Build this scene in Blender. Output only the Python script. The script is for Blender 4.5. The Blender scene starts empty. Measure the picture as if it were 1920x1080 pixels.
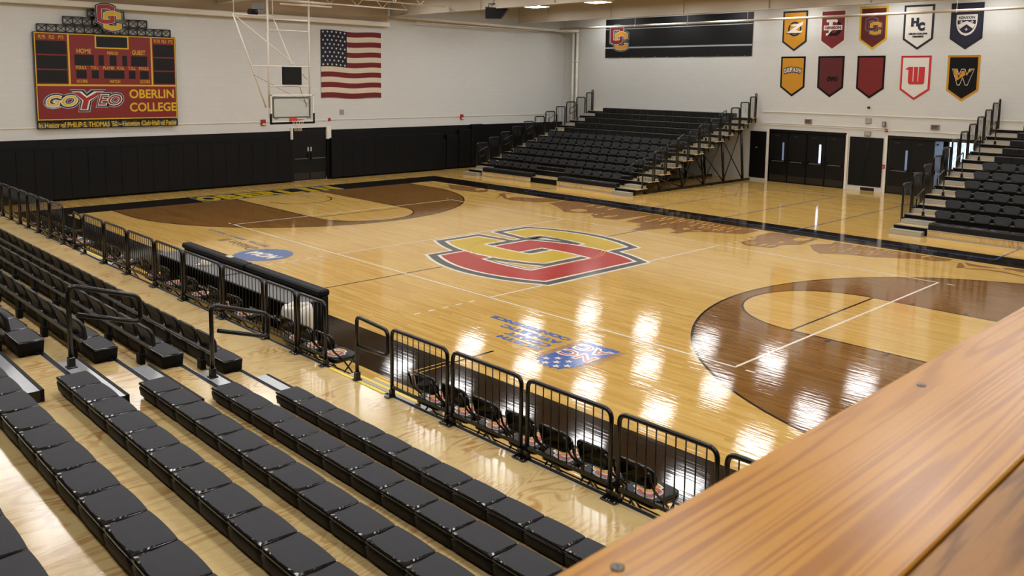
import bpy, math, random
from mathutils import Vector, Matrix
random.seed(7)
D = bpy.data
SC = bpy.context.scene
COL = SC.collection
PI = math.pi

# ------------------------------------------------------------------ camera
def make_camera():
    f, cx, cy, cz, yaw, pitch, roll, py = 1590.07, 16.1085, -16.5179, 4.6325, 2.37350, -0.11420, 0.01291, -206.7
    fw = Vector((math.cos(pitch)*math.cos(yaw), math.cos(pitch)*math.sin(yaw), math.sin(pitch)))
    r = fw.cross(Vector((0, 0, 1))).normalized(); u = r.cross(fw)
    r2 = r*math.cos(roll)+u*math.sin(roll); u2 = -r*math.sin(roll)+u*math.cos(roll)
    M = Matrix(((r2.x, u2.x, -fw.x, cx), (r2.y, u2.y, -fw.y, cy), (r2.z, u2.z, -fw.z, cz), (0, 0, 0, 1)))
    c = D.cameras.new('camera'); o = D.objects.new('camera', c); COL.objects.link(o)
    o.matrix_world = M
    c.sensor_width = 36; c.lens = f*36/1920; c.shift_y = py/1920
    c.clip_start = 0.05; c.clip_end = 200
    c.dof.use_dof = True; c.dof.focus_distance = 13.0; c.dof.aperture_fstop = 9.0
    SC.camera = o
make_camera()

# ------------------------------------------------------------------ world / exposure
w = D.worlds.new('world'); SC.world = w; w.use_nodes = True
w.node_tree.nodes['Background'].inputs[0].default_value = (0.62, 0.78, 1.0, 1)
w.node_tree.nodes['Background'].inputs[1].default_value = 0.3
SC.view_settings.view_transform = 'Standard'; SC.view_settings.look = 'None'
SC.view_settings.gamma = 1; SC.view_settings.use_curve_mapping = False
SC.view_settings.exposure = 0.42
SC.cycles.use_denoising = True
SC.cycles.max_bounces = 7; SC.cycles.diffuse_bounces = 4; SC.cycles.glossy_bounces = 4
SC.cycles.caustics_reflective = False; SC.cycles.caustics_refractive = False
SC.cycles.sample_clamp_indirect = 4.0
LAMP_STRENGTH = 15.0
LIGHT_H = 8.3
LIGHT_X = (-14.2, -10.2, -6.6, -2.95, 1.25, 5.1, 9.0, 12.9, 16.8)
LIGHT_Y = (-15.8, -11.5, -7.2, -2.9, 1.4, 5.75, 10.05, 14.2, 18.85)

# ------------------------------------------------------------------ materials
def lin(c):
    def f(v):
        v /= 255.0
        return v/12.92 if v <= 0.04045 else ((v+0.055)/1.055)**2.4
    return (f(c[0]), f(c[1]), f(c[2]), 1)
class N:
    """tiny node helper"""
    def __init__(s, name):
        s.m = D.materials.new(name); s.m.use_nodes = True; s.t = s.m.node_tree
        s.b = s.t.nodes['Principled BSDF']
    def n(s, typ, **kw):
        x = s.t.nodes.new(typ)
        for k, v in kw.items():
            if k in x.inputs: x.inputs[k].default_value = v
            else: setattr(x, k, v)
        return x
    def l(s, a, ai, b, bi): s.t.links.new(a.outputs[ai], b.inputs[bi])
def mat(name, col, rough=0.5, metal=0.0, coat=0.0, var=0.06, scale=6.0, bump=0.0, emit=0.0, trans=0.0, spec=0.5):
    q = N(name); b = q.b
    b.inputs['Roughness'].default_value = rough; b.inputs['Metallic'].default_value = metal
    b.inputs['Coat Weight'].default_value = coat; b.inputs['Coat Roughness'].default_value = 0.08
    b.inputs['Specular IOR Level'].default_value = spec
    c = lin(col)
    if emit:
        b.inputs['Emission Color'].default_value = c; b.inputs['Emission Strength'].default_value = emit
    if trans: b.inputs['Transmission Weight'].default_value = trans
    tc = q.n('ShaderNodeTexCoord'); no = q.n('ShaderNodeTexNoise', Scale=scale, Detail=4.0)
    q.l(tc, 'Object', no, 'Vector')
    mx = q.n('ShaderNodeMix', data_type='RGBA')
    mx.inputs[6].default_value = tuple(max(0, v*(1-var)) for v in c[:3])+(1,)
    mx.inputs[7].default_value = tuple(min(1, v*(1+var)) for v in c[:3])+(1,)
    q.l(no, 'Fac', mx, 0); q.l(mx, 2, b, 'Base Color')
    if bump:
        bp = q.n('ShaderNodeBump', Strength=bump, Distance=0.01); q.l(no, 'Fac', bp, 'Height'); q.l(bp, 'Normal', b, 'Normal')
    return q.m
def court_wood(name, light, dark, rough=0.065, seed=0.0, contrast=1.0):
    """strip flooring running along X: strips 57 mm wide, boards about 1.1 m long"""
    q = N(name); b = q.b
    tc = q.n('ShaderNodeTexCoord'); sp = q.n('ShaderNodeSeparateXYZ'); q.l(tc, 'Object', sp, 0)
    def M(op, a, bv=None, c=None):
        x = q.n('ShaderNodeMath', operation=op)
        for i, v in enumerate((a, bv, c)):
            if v is None: continue
            if isinstance(v, tuple): q.l(v[0], v[1], x, i)
            else: x.inputs[i].default_value = v
        return (x, 0)
    row = M('FLOOR', M('DIVIDE', (sp, 1), 0.057))
    wr = q.n('ShaderNodeTexWhiteNoise', noise_dimensions='1D'); q.l(row[0], 0, wr, 'W')
    col = M('FLOOR', M('ADD', M('DIVIDE', (sp, 0), 1.15), M('MULTIPLY', (wr, 0), 9.0)))
    cb = q.n('ShaderNodeCombineXYZ'); q.l(row[0], 0, cb, 0); q.l(col[0], 0, cb, 1); cb.inputs[2].default_value = seed
    wn = q.n('ShaderNodeTexWhiteNoise', noise_dimensions='3D'); q.l(cb, 0, wn, 'Vector')
    mp = q.n('ShaderNodeMapping'); mp.inputs['Scale'].default_value = (1.2, 26, 1); q.l(tc, 'Object', mp, 'Vector')
    gr = q.n('ShaderNodeTexNoise', Scale=2.2, Detail=5.0, Roughness=0.65); q.l(mp, 0, gr, 'Vector')
    big = q.n('ShaderNodeTexNoise', Scale=0.35, Detail=2.0); q.l(tc, 'Object', big, 'Vector')
    f = M('ADD', M('MULTIPLY', (wn, 0), 0.42*contrast), M('MULTIPLY', (gr, 'Fac'), 0.62))
    f = M('ADD', f, M('MULTIPLY', (big, 'Fac'), 0.35))
    f = M('SUBTRACT', f, 0.28)
    cl = q.n('ShaderNodeClamp'); q.l(f[0], 0, cl, 0)
    mx = q.n('ShaderNodeMix', data_type='RGBA'); mx.inputs[6].default_value = lin(light); mx.inputs[7].default_value = lin(dark)
    q.l(cl, 0, mx, 0); q.l(mx, 2, b, 'Base Color')
    b.inputs['Roughness'].default_value = rough; b.inputs['Specular IOR Level'].default_value = 0.5
    add_floor_bump(q)
    return q.m
def add_floor_bump(q, st=0.07):
    tc = q.n('ShaderNodeTexCoord'); mp = q.n('ShaderNodeMapping'); mp.inputs['Scale'].default_value = (1.6, 17.5, 1)
    q.l(tc, 'Object', mp, 'Vector')
    no = q.n('ShaderNodeTexNoise', Scale=1.0, Detail=2.0); q.l(mp, 0, no, 'Vector')
    bp = q.n('ShaderNodeBump', Strength=st, Distance=0.02); q.l(no, 'Fac', bp, 'Height')
    q.l(bp, 'Normal', q.b, 'Normal'); q.l(bp, 'Normal', q.b, 'Coat Normal')
def floor_paint(name, col, rough=0.065, grain=0.0):
    q = N(name); b = q.b; c = lin(col)
    tc = q.n('ShaderNodeTexCoord'); mp = q.n('ShaderNodeMapping'); mp.inputs['Scale'].default_value = (1.5, 30, 1); q.l(tc, 'Object', mp, 'Vector')
    no = q.n('ShaderNodeTexNoise', Scale=2.0, Detail=4.0); q.l(mp, 0, no, 'Vector')
    mx = q.n('ShaderNodeMix', data_type='RGBA')
    mx.inputs[6].default_value = tuple(v*(1-grain) for v in c[:3])+(1,); mx.inputs[7].default_value = tuple(min(1, v*(1+grain)) for v in c[:3])+(1,)
    q.l(no, 'Fac', mx, 0); q.l(mx, 2, b, 'Base Color'); b.inputs['Roughness'].default_value = rough
    add_floor_bump(q, 0.035); return q.m
def plywood(name, light, dark, rough=0.2, ax=(2.6, 0.7, 1), rings=15.0, rot=0.5, w0=0.35, w1=0.7, spec=0.5):
    """rotary cut plywood: contour lines of a stretched noise field"""
    q = N(name); b = q.b
    tc = q.n('ShaderNodeTexCoord'); mp = q.n('ShaderNodeMapping'); mp.inputs['Scale'].default_value = ax; mp.inputs['Rotation'].default_value = (0, 0, rot); q.l(tc, 'Object', mp, 'Vector')
    field = q.n('ShaderNodeTexNoise', Scale=0.9, Detail=3.0, Roughness=0.45, Distortion=0.6); q.l(mp, 0, field, 'Vector')
    ml = q.n('ShaderNodeMath', operation='MULTIPLY'); q.l(field, 'Fac', ml, 0); ml.inputs[1].default_value = rings*6.283
    sn = q.n('ShaderNodeMath', operation='SINE'); q.l(ml, 0, sn, 0)
    rp = q.n('ShaderNodeMapRange'); q.l(sn, 0, rp, 0); rp.inputs[1].default_value = -0.2; rp.inputs[2].default_value = 1.0
    patch = q.n('ShaderNodeTexNoise', Scale=1.6, Detail=2.0); q.l(tc, 'Object', patch, 'Vector')
    pr = q.n('ShaderNodeMapRange'); q.l(patch, 'Fac', pr, 0); pr.inputs[1].default_value = w0; pr.inputs[2].default_value = w1; b.inputs['Specular IOR Level'].default_value = spec
    mp2 = q.n('ShaderNodeMapping'); mp2.inputs['Scale'].default_value = tuple(v*14 for v in ax); mp2.inputs['Rotation'].default_value = (0, 0, rot); q.l(tc, 'Object', mp2, 'Vector')
    fine = q.n('ShaderNodeTexNoise', Scale=2.0, Detail=5.0); q.l(mp2, 0, fine, 'Vector')
    a = q.n('ShaderNodeMath', operation='MULTIPLY'); q.l(rp, 0, a, 0); q.l(pr, 0, a, 1)
    a2 = q.n('ShaderNodeMath', operation='MULTIPLY'); q.l(a, 0, a2, 0); a2.inputs[1].default_value = 0.65
    s = q.n('ShaderNodeMath', operation='MULTIPLY_ADD'); q.l(fine, 'Fac', s, 0); s.inputs[1].default_value = 0.35; q.l(a2, 0, s, 2)
    mx = q.n('ShaderNodeMix', data_type='RGBA'); mx.inputs[6].default_value = lin(light); mx.inputs[7].default_value = lin(dark)
    q.l(s, 0, mx, 0); q.l(mx, 2, b, 'Base Color'); b.inputs['Roughness'].default_value = rough
    bp = q.n('ShaderNodeBump', Strength=0.05, Distance=0.01); q.l(fine, 'Fac', bp, 'Height'); q.l(bp, 'Normal', b, 'Normal')
    return q.m
def block_wall(name, col):
    q = N(name); b = q.b
    tc = q.n('ShaderNodeTexCoord'); sp = q.n('ShaderNodeSeparateXYZ'); q.l(tc, 'Object', sp, 0)
    ad = q.n('ShaderNodeMath', operation='ADD'); q.l(sp, 0, ad, 0); q.l(sp, 1, ad, 1)
    cb = q.n('ShaderNodeCombineXYZ'); q.l(ad, 0, cb, 0); q.l(sp, 2, cb, 1)
    br = q.n('ShaderNodeTexBrick', Scale=1.0); q.l(cb, 0, br, 'Vector')
    br.inputs['Mortar Size'].default_value = 0.006; br.inputs['Brick Width'].default_value = 0.4; br.inputs['Row Height'].default_value = 0.2
    c = lin(col); c2 = tuple(v*0.975 for v in c[:3])+(1,); c3 = tuple(v*0.93 for v in c[:3])+(1,)
    br.inputs['Color1'].default_value = c; br.inputs['Color2'].default_value = c2; br.inputs['Mortar'].default_value = c3
    q.l(br, 'Color', b, 'Base Color'); b.inputs['Roughness'].default_value = 0.55
    bp = q.n('ShaderNodeBump', Strength=0.15, Distance=0.005); q.l(br, 'Fac', bp, 'Height'); bp.invert = True; q.l(bp, 'Normal', b, 'Normal')
    return q.m
MT = {}
MT['court'] = court_wood('maple_court', (213, 180, 104), (170, 122, 48))
MT['stain'] = court_wood('stained_maple', (140, 98, 46), (82, 53, 22), seed=3.0)
MT['stain2'] = court_wood('lightly_stained_maple', (158, 114, 66), (112, 76, 38), seed=5.0)
MT['f_black'] = floor_paint('black_floor_paint', (22, 16, 12), 0.06, 0.12)
MT['f_white'] = floor_paint('white_floor_paint', (226, 220, 206))
MT['f_line'] = floor_paint('black_line_paint', (26, 22, 20))
MT['f_blue'] = floor_paint('blue_line_paint', (72, 92, 142))
MT['f_grey'] = floor_paint('grey_floor_paint', (72, 72, 70), 0.16, 0.05)
MT['f_red'] = floor_paint('red_floor_paint', (166, 30, 26), 0.16, 0.06)
MT['f_yel'] = floor_paint('yellow_floor_paint', (196, 164, 28), 0.16, 0.06)
MT['f_ncaa'] = floor_paint('light_blue_floor_paint', (78, 106, 156), 0.16, 0.03)
MT['f_navy'] = floor_paint('navy_floor_paint', (40, 84, 158), 0.16, 0.06)
MT['f_dtext'] = floor_paint('dark_text_floor_paint', (70, 60, 50))
MT['ply'] = plywood('varnished_plywood', (214, 192, 136), (164, 108, 46), rough=0.13)
MT['wall'] = block_wall('painted_block_wall', (203, 203, 198))
MT['ceil'] = mat('painted_ceiling', (178, 160, 134), 0.7, var=0.05, scale=1.0)
MT['girder'] = mat('pale_girder_paint', (200, 190, 172), 0.6, var=0.04, scale=1.0)
MT['whitepaint'] = mat('white_gloss_paint', (222, 216, 204), 0.4)
MT['blackpaint'] = mat('black_wall_paint', (5, 5, 5), 0.5, spec=0.25)
MT['pad'] = mat('black_vinyl_pad', (8, 8, 9), 0.5, var=0.12, scale=40, bump=0.05, spec=0.2)
MT['blackmetal'] = mat('black_gloss_metal', (7, 7, 7), 0.25, spec=0.5)
MT['blackmatte'] = mat('black_matte', (8, 8, 8), 0.6, spec=0.2)
MT['seatgloss'] = mat('black_glossy_plastic', (12, 11, 12), 0.16)
MT['seatpad'] = mat('charcoal_textured_plastic', (38, 39, 43), 0.62, var=0.14, scale=60, bump=0.06, spec=0.3)
MT['seatback'] = mat('dark_plastic_shell', (15, 15, 15), 0.42, var=0.15, scale=30, spec=0.35)
MT['steel'] = mat('galvanised_steel', (190, 194, 198), 0.25, metal=0.5, var=0.12, scale=9)
MT['alu'] = mat('brushed_aluminium', (186, 184, 178), 0.4, metal=0.6, var=0.08)
MT['greybeam'] = mat('worn_grey_tube', (118, 113, 107), 0.35, metal=0.5, var=0.2, scale=8)
MT['yellow'] = mat('yellow_tread_tape', (226, 196, 62), 0.5)
MT['greytread'] = mat('grey_tread', (158, 156, 150), 0.6)
MT['red'] = mat('scoreboard_red', (118, 15, 11), 0.45)
MT['redbright'] = mat('bright_red', (152, 26, 22), 0.45)
MT['gold'] = mat('scoreboard_yellow', (206, 168, 22), 0.5)
MT['orange'] = mat('gold_fabric', (192, 134, 16), 0.7, scale=20)
MT['digit'] = mat('black_display', (8, 8, 8), 0.4, spec=0.3)
MT['silver'] = mat('silver_trim', (150, 160, 168), 0.4)
MT['white'] = mat('white_fabric', (214, 210, 202), 0.7)
MT['flagred'] = mat('flag_red', (104, 13, 14), 0.75, scale=3)
MT['flagwhite'] = mat('flag_white', (205, 190, 170), 0.75, scale=3)
MT['flagblue'] = mat('flag_blue', (11, 14, 32), 0.75, scale=3)
MT['bred'] = mat('banner_red', (110, 14, 12), 0.7, scale=5)
MT['bdred'] = mat('banner_dark_red', (84, 10, 10), 0.7, scale=5)
MT['navy'] = mat('banner_navy', (22, 21, 46), 0.7)
MT['dnavy'] = mat('banner_dark_navy', (12, 15, 32), 0.7)
MT['bblack'] = mat('banner_black', (11, 11, 11), 0.5, scale=3, spec=0.3)
MT['bred2'] = mat('banner_bright_red', (190, 38, 38), 0.7)
MT['alarm'] = mat('alarm_red', (150, 26, 24), 0.4)
MT['rim'] = mat('rim_orange_red', (206, 50, 34), 0.4)
MT['net'] = mat('net_cord', (210, 200, 180), 0.8)
MT['plate'] = mat('grey_plate', (140, 136, 126), 0.5)
MT['grey'] = mat('table_grey', (104, 103, 102), 0.5)
MT['bag'] = mat('white_plastic_bag', (216, 210, 198), 0.35, bump=0.5, scale=9)
MT['brass'] = mat('screw_steel', (120, 116, 110), 0.4, metal=0.8)
MT['ledge'] = plywood('varnished_pine_ledge', (204, 144, 48), (152, 92, 24), rough=0.26, ax=(16, 0.3, 1), rings=18.0, rot=0.0, w0=0.0, w1=0.55, spec=0.35)
MT['ledge2'] = plywood('worn_pine_ledge', (172, 122, 62), (84, 48, 24), rough=0.36, ax=(22, 1.6, 1), rings=7.0, rot=0.0, w0=0.2, w1=0.6, spec=0.3)
MT['door'] = mat('black_door_paint', (10, 9, 9), 0.4, spec=0.3)
MT['kick'] = mat('dark_bronze_kickplate', (44, 38, 30), 0.45, metal=0.4)
def glass_mat():
    q = N('clear_glass'); q.b.inputs['Base Color'].default_value = (0.32, 0.36, 0.3, 1); q.b.inputs['Roughness'].default_value = 0.05
    q.b.inputs['Alpha'].default_value = 0.14; return q.m
MT['glass'] = glass_mat()
MT['lamp'] = mat('lamp_diffuser', (251, 251, 252), 0.5, emit=LAMP_STRENGTH)
MT['daylight'] = mat('daylit_glass', (200, 222, 255), 0.3, emit=2.2)

# ------------------------------------------------------------------ helpers
def tag(o, label=None, cat=None, group=None, kind=None):
    if label: o['label'] = label
    if cat: o['category'] = cat
    if group: o['group'] = group
    if kind: o['kind'] = kind
    return o
def empty(name, loc, rz=0.0, label=None, cat=None, group=None):
    o = D.objects.new(name, None); o.empty_display_size = 0.2; COL.objects.link(o)
    o.location = loc; o.rotation_euler = (0, 0, rz); tag(o, label, cat, group); return o
def link(name, me, parent=None, loc=None, rz=None):
    o = D.objects.new(name, me); COL.objects.link(o)
    if parent: o.parent = parent
    if loc is not None: o.location = loc
    if rz is not None: o.rotation_euler = (0, 0, rz)
    return o
class MB:
    def __init__(s): s.v = []; s.f = []; s.m = []; s.sm = []; s.mats = []
    def mi(s, k):
        if k not in s.mats: s.mats.append(k)
        return s.mats.index(k)
    def face(s, idx, k, sm=False): s.f.append(tuple(idx)); s.m.append(s.mi(k)); s.sm.append(sm)
    def box(s, x0, x1, y0, y1, z0, z1, k, b=0.0, top=None, front=None):
        if x0 > x1: x0, x1 = x1, x0
        if y0 > y1: y0, y1 = y1, y0
        if z0 > z1: z0, z1 = z1, z0
        n = len(s.v); top = top or k; front = front or k
        if b <= 0:
            s.v += [(x0,y0,z0),(x1,y0,z0),(x1,y1,z0),(x0,y1,z0),(x0,y0,z1),(x1,y0,z1),(x1,y1,z1),(x0,y1,z1)]
            for q, kk in (((0,3,2,1),k),((4,5,6,7),top),((0,1,5,4),front),((1,2,6,5),k),((2,3,7,6),k),((3,0,4,7),k)):
                s.face([n+i for i in q], kk)
            return
        b = min(b, (x1-x0)/2.01, (y1-y0)/2.01, (z1-z0)/2.01)
        idx = {}
        for i, X in enumerate((x0, x1)):
            for j, Y in enumerate((y0, y1)):
                for l, Z in enumerate((z0, z1)):
                    sx, sy, sz = (1, -1)[i], (1, -1)[j], (1, -1)[l]
                    for a, p in enumerate(((X, Y+sy*b, Z+sz*b), (X+sx*b, Y, Z+sz*b), (X+sx*b, Y+sy*b, Z))):
                        idx[(i, j, l, a)] = len(s.v); s.v.append(p)
        c = ((0,0),(1,0),(1,1),(0,1))
        for i in (0, 1):
            q = [idx[(i, j, l, 0)] for j, l in c]; s.face(q if i else q[::-1], k)
            q = [idx[(j, i, l, 1)] for j, l in c]; s.face(q[::-1] if i else q, front if i == 0 else k)
            q = [idx[(j, l, i, 2)] for j, l in c]; s.face(q if i else q[::-1], top if i else k)
        for i in (0, 1):
            for j in (0, 1):
                q = [idx[(i,j,0,0)], idx[(i,j,0,1)], idx[(i,j,1,1)], idx[(i,j,1,0)]]; s.face(q, k)
                q = [idx[(i,0,j,0)], idx[(i,0,j,2)], idx[(i,1,j,2)], idx[(i,1,j,0)]]; s.face(q, k)
                q = [idx[(0,i,j,1)], idx[(0,i,j,2)], idx[(1,i,j,2)], idx[(1,i,j,1)]]; s.face(q, k)
                for l in (0, 1): s.face([idx[(i,j,l,0)], idx[(i,j,l,1)], idx[(i,j,l,2)]], k)
    def tube(s, path, r, k, seg=8, closed=False, caps=True):
        P = [Vector(p) for p in path]; n = len(P)
        rings = []; prev = None
        for i in range(n):
            if closed: t = (P[(i+1) % n]-P[i-1]).normalized()
            else: t = (P[min(i+1, n-1)]-P[max(i-1, 0)]).normalized()
            if prev is None:
                a = Vector((0, 0, 1)) if abs(t.z) < 0.9 else Vector((1, 0, 0))
                u = t.cross(a).normalized()
            else:
                u = (prev - t*prev.dot(t)).normalized()
            prev = u; vv = t.cross(u)
            ring = []
            for j in range(seg):
                an = 2*PI*j/seg; ring.append(len(s.v)); q = P[i]+u*(r*math.cos(an))+vv*(r*math.sin(an)); s.v.append(tuple(q))
            rings.append(ring)
        m = n if closed else n-1
        for i in range(m):
            A = rings[i]; B = rings[(i+1) % n]
            for j in range(seg): s.face([A[j], A[(j+1) % seg], B[(j+1) % seg], B[j]], k, True)
        if caps and not closed: s.face(rings[0][::-1], k); s.face(rings[-1], k)
    def rings(s, rr, k, cap0=None, cap1=None, sm=True, ks=None):
        """rr: list of closed point loops with equal counts"""
        R = []
        for loop in rr:
            R.append([len(s.v)+i for i in range(len(loop))]); s.v += [tuple(p) for p in loop]
        for i in range(len(R)-1):
            n = len(R[i]); kk = ks[i] if ks else k
            for j in range(n): s.face([R[i][j], R[i][(j+1) % n], R[i+1][(j+1) % n], R[i+1][j]], kk, sm)
        if cap0: s.face(R[0][::-1], cap0)
        if cap1: s.face(R[-1], cap1)
    def lathe(s, prof, k, seg=24, c=(0, 0), sm=True, cap=True):
        s.rings([[(c[0]+r*math.cos(2*PI*j/seg), c[1]+r*math.sin(2*PI*j/seg), z) for j in range(seg)] for r, z in prof], k, k if cap else None, k if cap else None, sm)
    def mesh(s, name, off=(0, 0, 0)):
        me = D.meshes.new(name)
        me.from_pydata([(a-off[0], b-off[1], c-off[2]) for a, b, c in s.v], [], s.f)
        for k in s.mats: me.materials.append(MT[k])
        me.polygons.foreach_set('material_index', s.m); me.polygons.foreach_set('use_smooth', s.sm)
        me.update(); return me
    def build(s, name, parent=None, off=(0, 0, 0), loc=None):
        return link(name, s.mesh(name, off), parent, loc)
def arc_path(pts, r, n=5):
    """polyline with its inner corners rounded"""
    P = [Vector(p) for p in pts]; out = [P[0]]
    for i in range(1, len(P)-1):
        a = (P[i-1]-P[i]); b = (P[i+1]-P[i]); rr = min(r, a.length*0.49, b.length*0.49)
        a.normalize(); b.normalize(); p0 = P[i]+a*rr; p1 = P[i]+b*rr
        for j in range(n+1):
            t = j/n; out.append(p0*(1-t)**2+P[i]*2*t*(1-t)+p1*t*t)
    out.append(P[-1]); return out
def text_polys(body, size=1.0, bold=0.0, shear=0.0, sx=1.0, align='CENTER', space=1.0):
    cu = D.curves.new('t', 'FONT'); cu.body = body; cu.size = size; cu.offset = bold; cu.shear = shear
    cu.align_x = align; cu.align_y = 'CENTER'; cu.space_character = space; cu.resolution_u = 3; cu.fill_mode = 'FRONT' if hasattr(cu, 'fill_mode') else None
    o = D.objects.new('t', cu); COL.objects.link(o)
    dg = bpy.context.evaluated_depsgraph_get(); dg.update()
    me = o.evaluated_get(dg).to_mesh()
    vs = [(v.co.x*sx, v.co.y) for v in me.vertices]; fs = [tuple(p.vertices) for p in me.polygons]
    o.evaluated_get(dg).to_mesh_clear(); D.objects.remove(o); D.curves.remove(cu)
    return vs, fs
class Flat(MB):
    """painted shapes in a plane: x right, y up, layers stacked outward"""
    def __init__(s, dz=0.0008): super().__init__(); s.dz = dz
    def poly(s, pts, k, L=0):
        n = len(s.v); a = sum(pts[i][0]*pts[(i+1) % len(pts)][1]-pts[(i+1) % len(pts)][0]*pts[i][1] for i in range(len(pts)))
        if a < 0: pts = pts[::-1]
        s.v += [(x, y, L*s.dz) for x, y in pts]; s.face(range(n, n+len(pts)), k)
    def rect(s, x0, y0, x1, y1, k, L=0): s.poly([(x0, y0), (x1, y0), (x1, y1), (x0, y1)], k, L)
    def frame(s, x0, y0, x1, y1, t, k, L=0):
        s.rect(x0, y0, x1, y0+t, k, L); s.rect(x0, y1-t, x1, y1, k, L); s.rect(x0, y0+t, x0+t, y1-t, k, L); s.rect(x1-t, y0+t, x1, y1-t, k, L)
    def line(s, a, b, w, k, L=0):
        d = Vector(b)-Vector(a); n = Vector((-d.y, d.x)).normalized()*w/2; a = Vector(a); b = Vector(b)
        s.poly([tuple(a+n), tuple(a-n), tuple(b-n), tuple(b+n)], k, L)
    def disc(s, c, rx, k, L=0, ry=None, n=32, a0=0): s.poly([(c[0]+rx*math.cos(a0+2*PI*i/n), c[1]+(ry or rx)*math.sin(a0+2*PI*i/n)) for i in range(n)], k, L)
    def ring(s, c, r0, r1, k, L=0, a0=0.0, a1=2*PI, n=64):
        for i in range(n):
            t0 = a0+(a1-a0)*i/n; t1 = a0+(a1-a0)*(i+1)/n
            s.poly([(c[0]+r*math.cos(t), c[1]+r*math.sin(t)) for r, t in ((r0, t0), (r1, t0), (r1, t1), (r0, t1))], k, L)
    def strip(s, A, B, k, L=0, closed=False):
        n = len(A)
        for i in range(n if closed else n-1):
            j = (i+1) % n; s.poly([A[i], A[j], B[j], B[i]], k, L)
    def stroke(s, pts, r, k, L=0, closed=True):
        n = len(pts)
        for i in range(n if closed else n-1): s.line(pts[i], pts[(i+1) % n], 2*r, k, L)
        for p in pts: s.disc(p, r, k, L, n=12)
    def star(s, c, r, k, L=0, a0=PI/2, q=0.40):
        s.poly([(c[0]+(r if i % 2 == 0 else r*q)*math.cos(a0+i*PI/5), c[1]+(r if i % 2 == 0 else r*q)*math.sin(a0+i*PI/5)) for i in range(10)], k, L)
    def text(s, body, c, size, k, L=0, bold=0.0, shear=0.0, sx=1.0, align='CENTER', rot=0.0, width=None, space=1.0, height=None):
        vs, fs = text_polys(body, size, bold, shear, 1.0, align, space)
        if not vs: return
        xs = [v[0] for v in vs]; ys = [v[1] for v in vs]
        if width: sx = width/(max(xs)-min(xs))
        sy = height/(max(ys)-min(ys)) if height else 1.0
        if height or width: my = (max(ys)+min(ys))/2
        else: my = 0
        mx_ = (max(xs)+min(xs))/2 if align == 'CENTER' else 0
        n = len(s.v); ca, sa = math.cos(rot), math.sin(rot)
        for x, y in vs:
            x = (x-mx_)*sx; y = (y-my)*sy
            s.v.append((c[0]+x*ca-y*sa, c[1]+x*sa+y*ca, L*s.dz))
        for f in fs: s.face([n+i for i in f], k)
    def place(s, name, origin, right=(1, 0, 0), up=(0, 1, 0), parent=None, bend=None):
        R = Vector(right); U = Vector(up); O = R.cross(U); me_v = []
        for x, y, z in s.v:
            zz = z+(bend(x, y) if bend else 0); me_v.append(R*x+U*y+O*zz)
        me = D.meshes.new(name); me.from_pydata([tuple(v) for v in me_v], [], s.f)
        for k in s.mats: me.materials.append(MT[k])
        me.polygons.foreach_set('material_index', s.m); me.update()
        return link(name, me, parent, origin)

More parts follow.
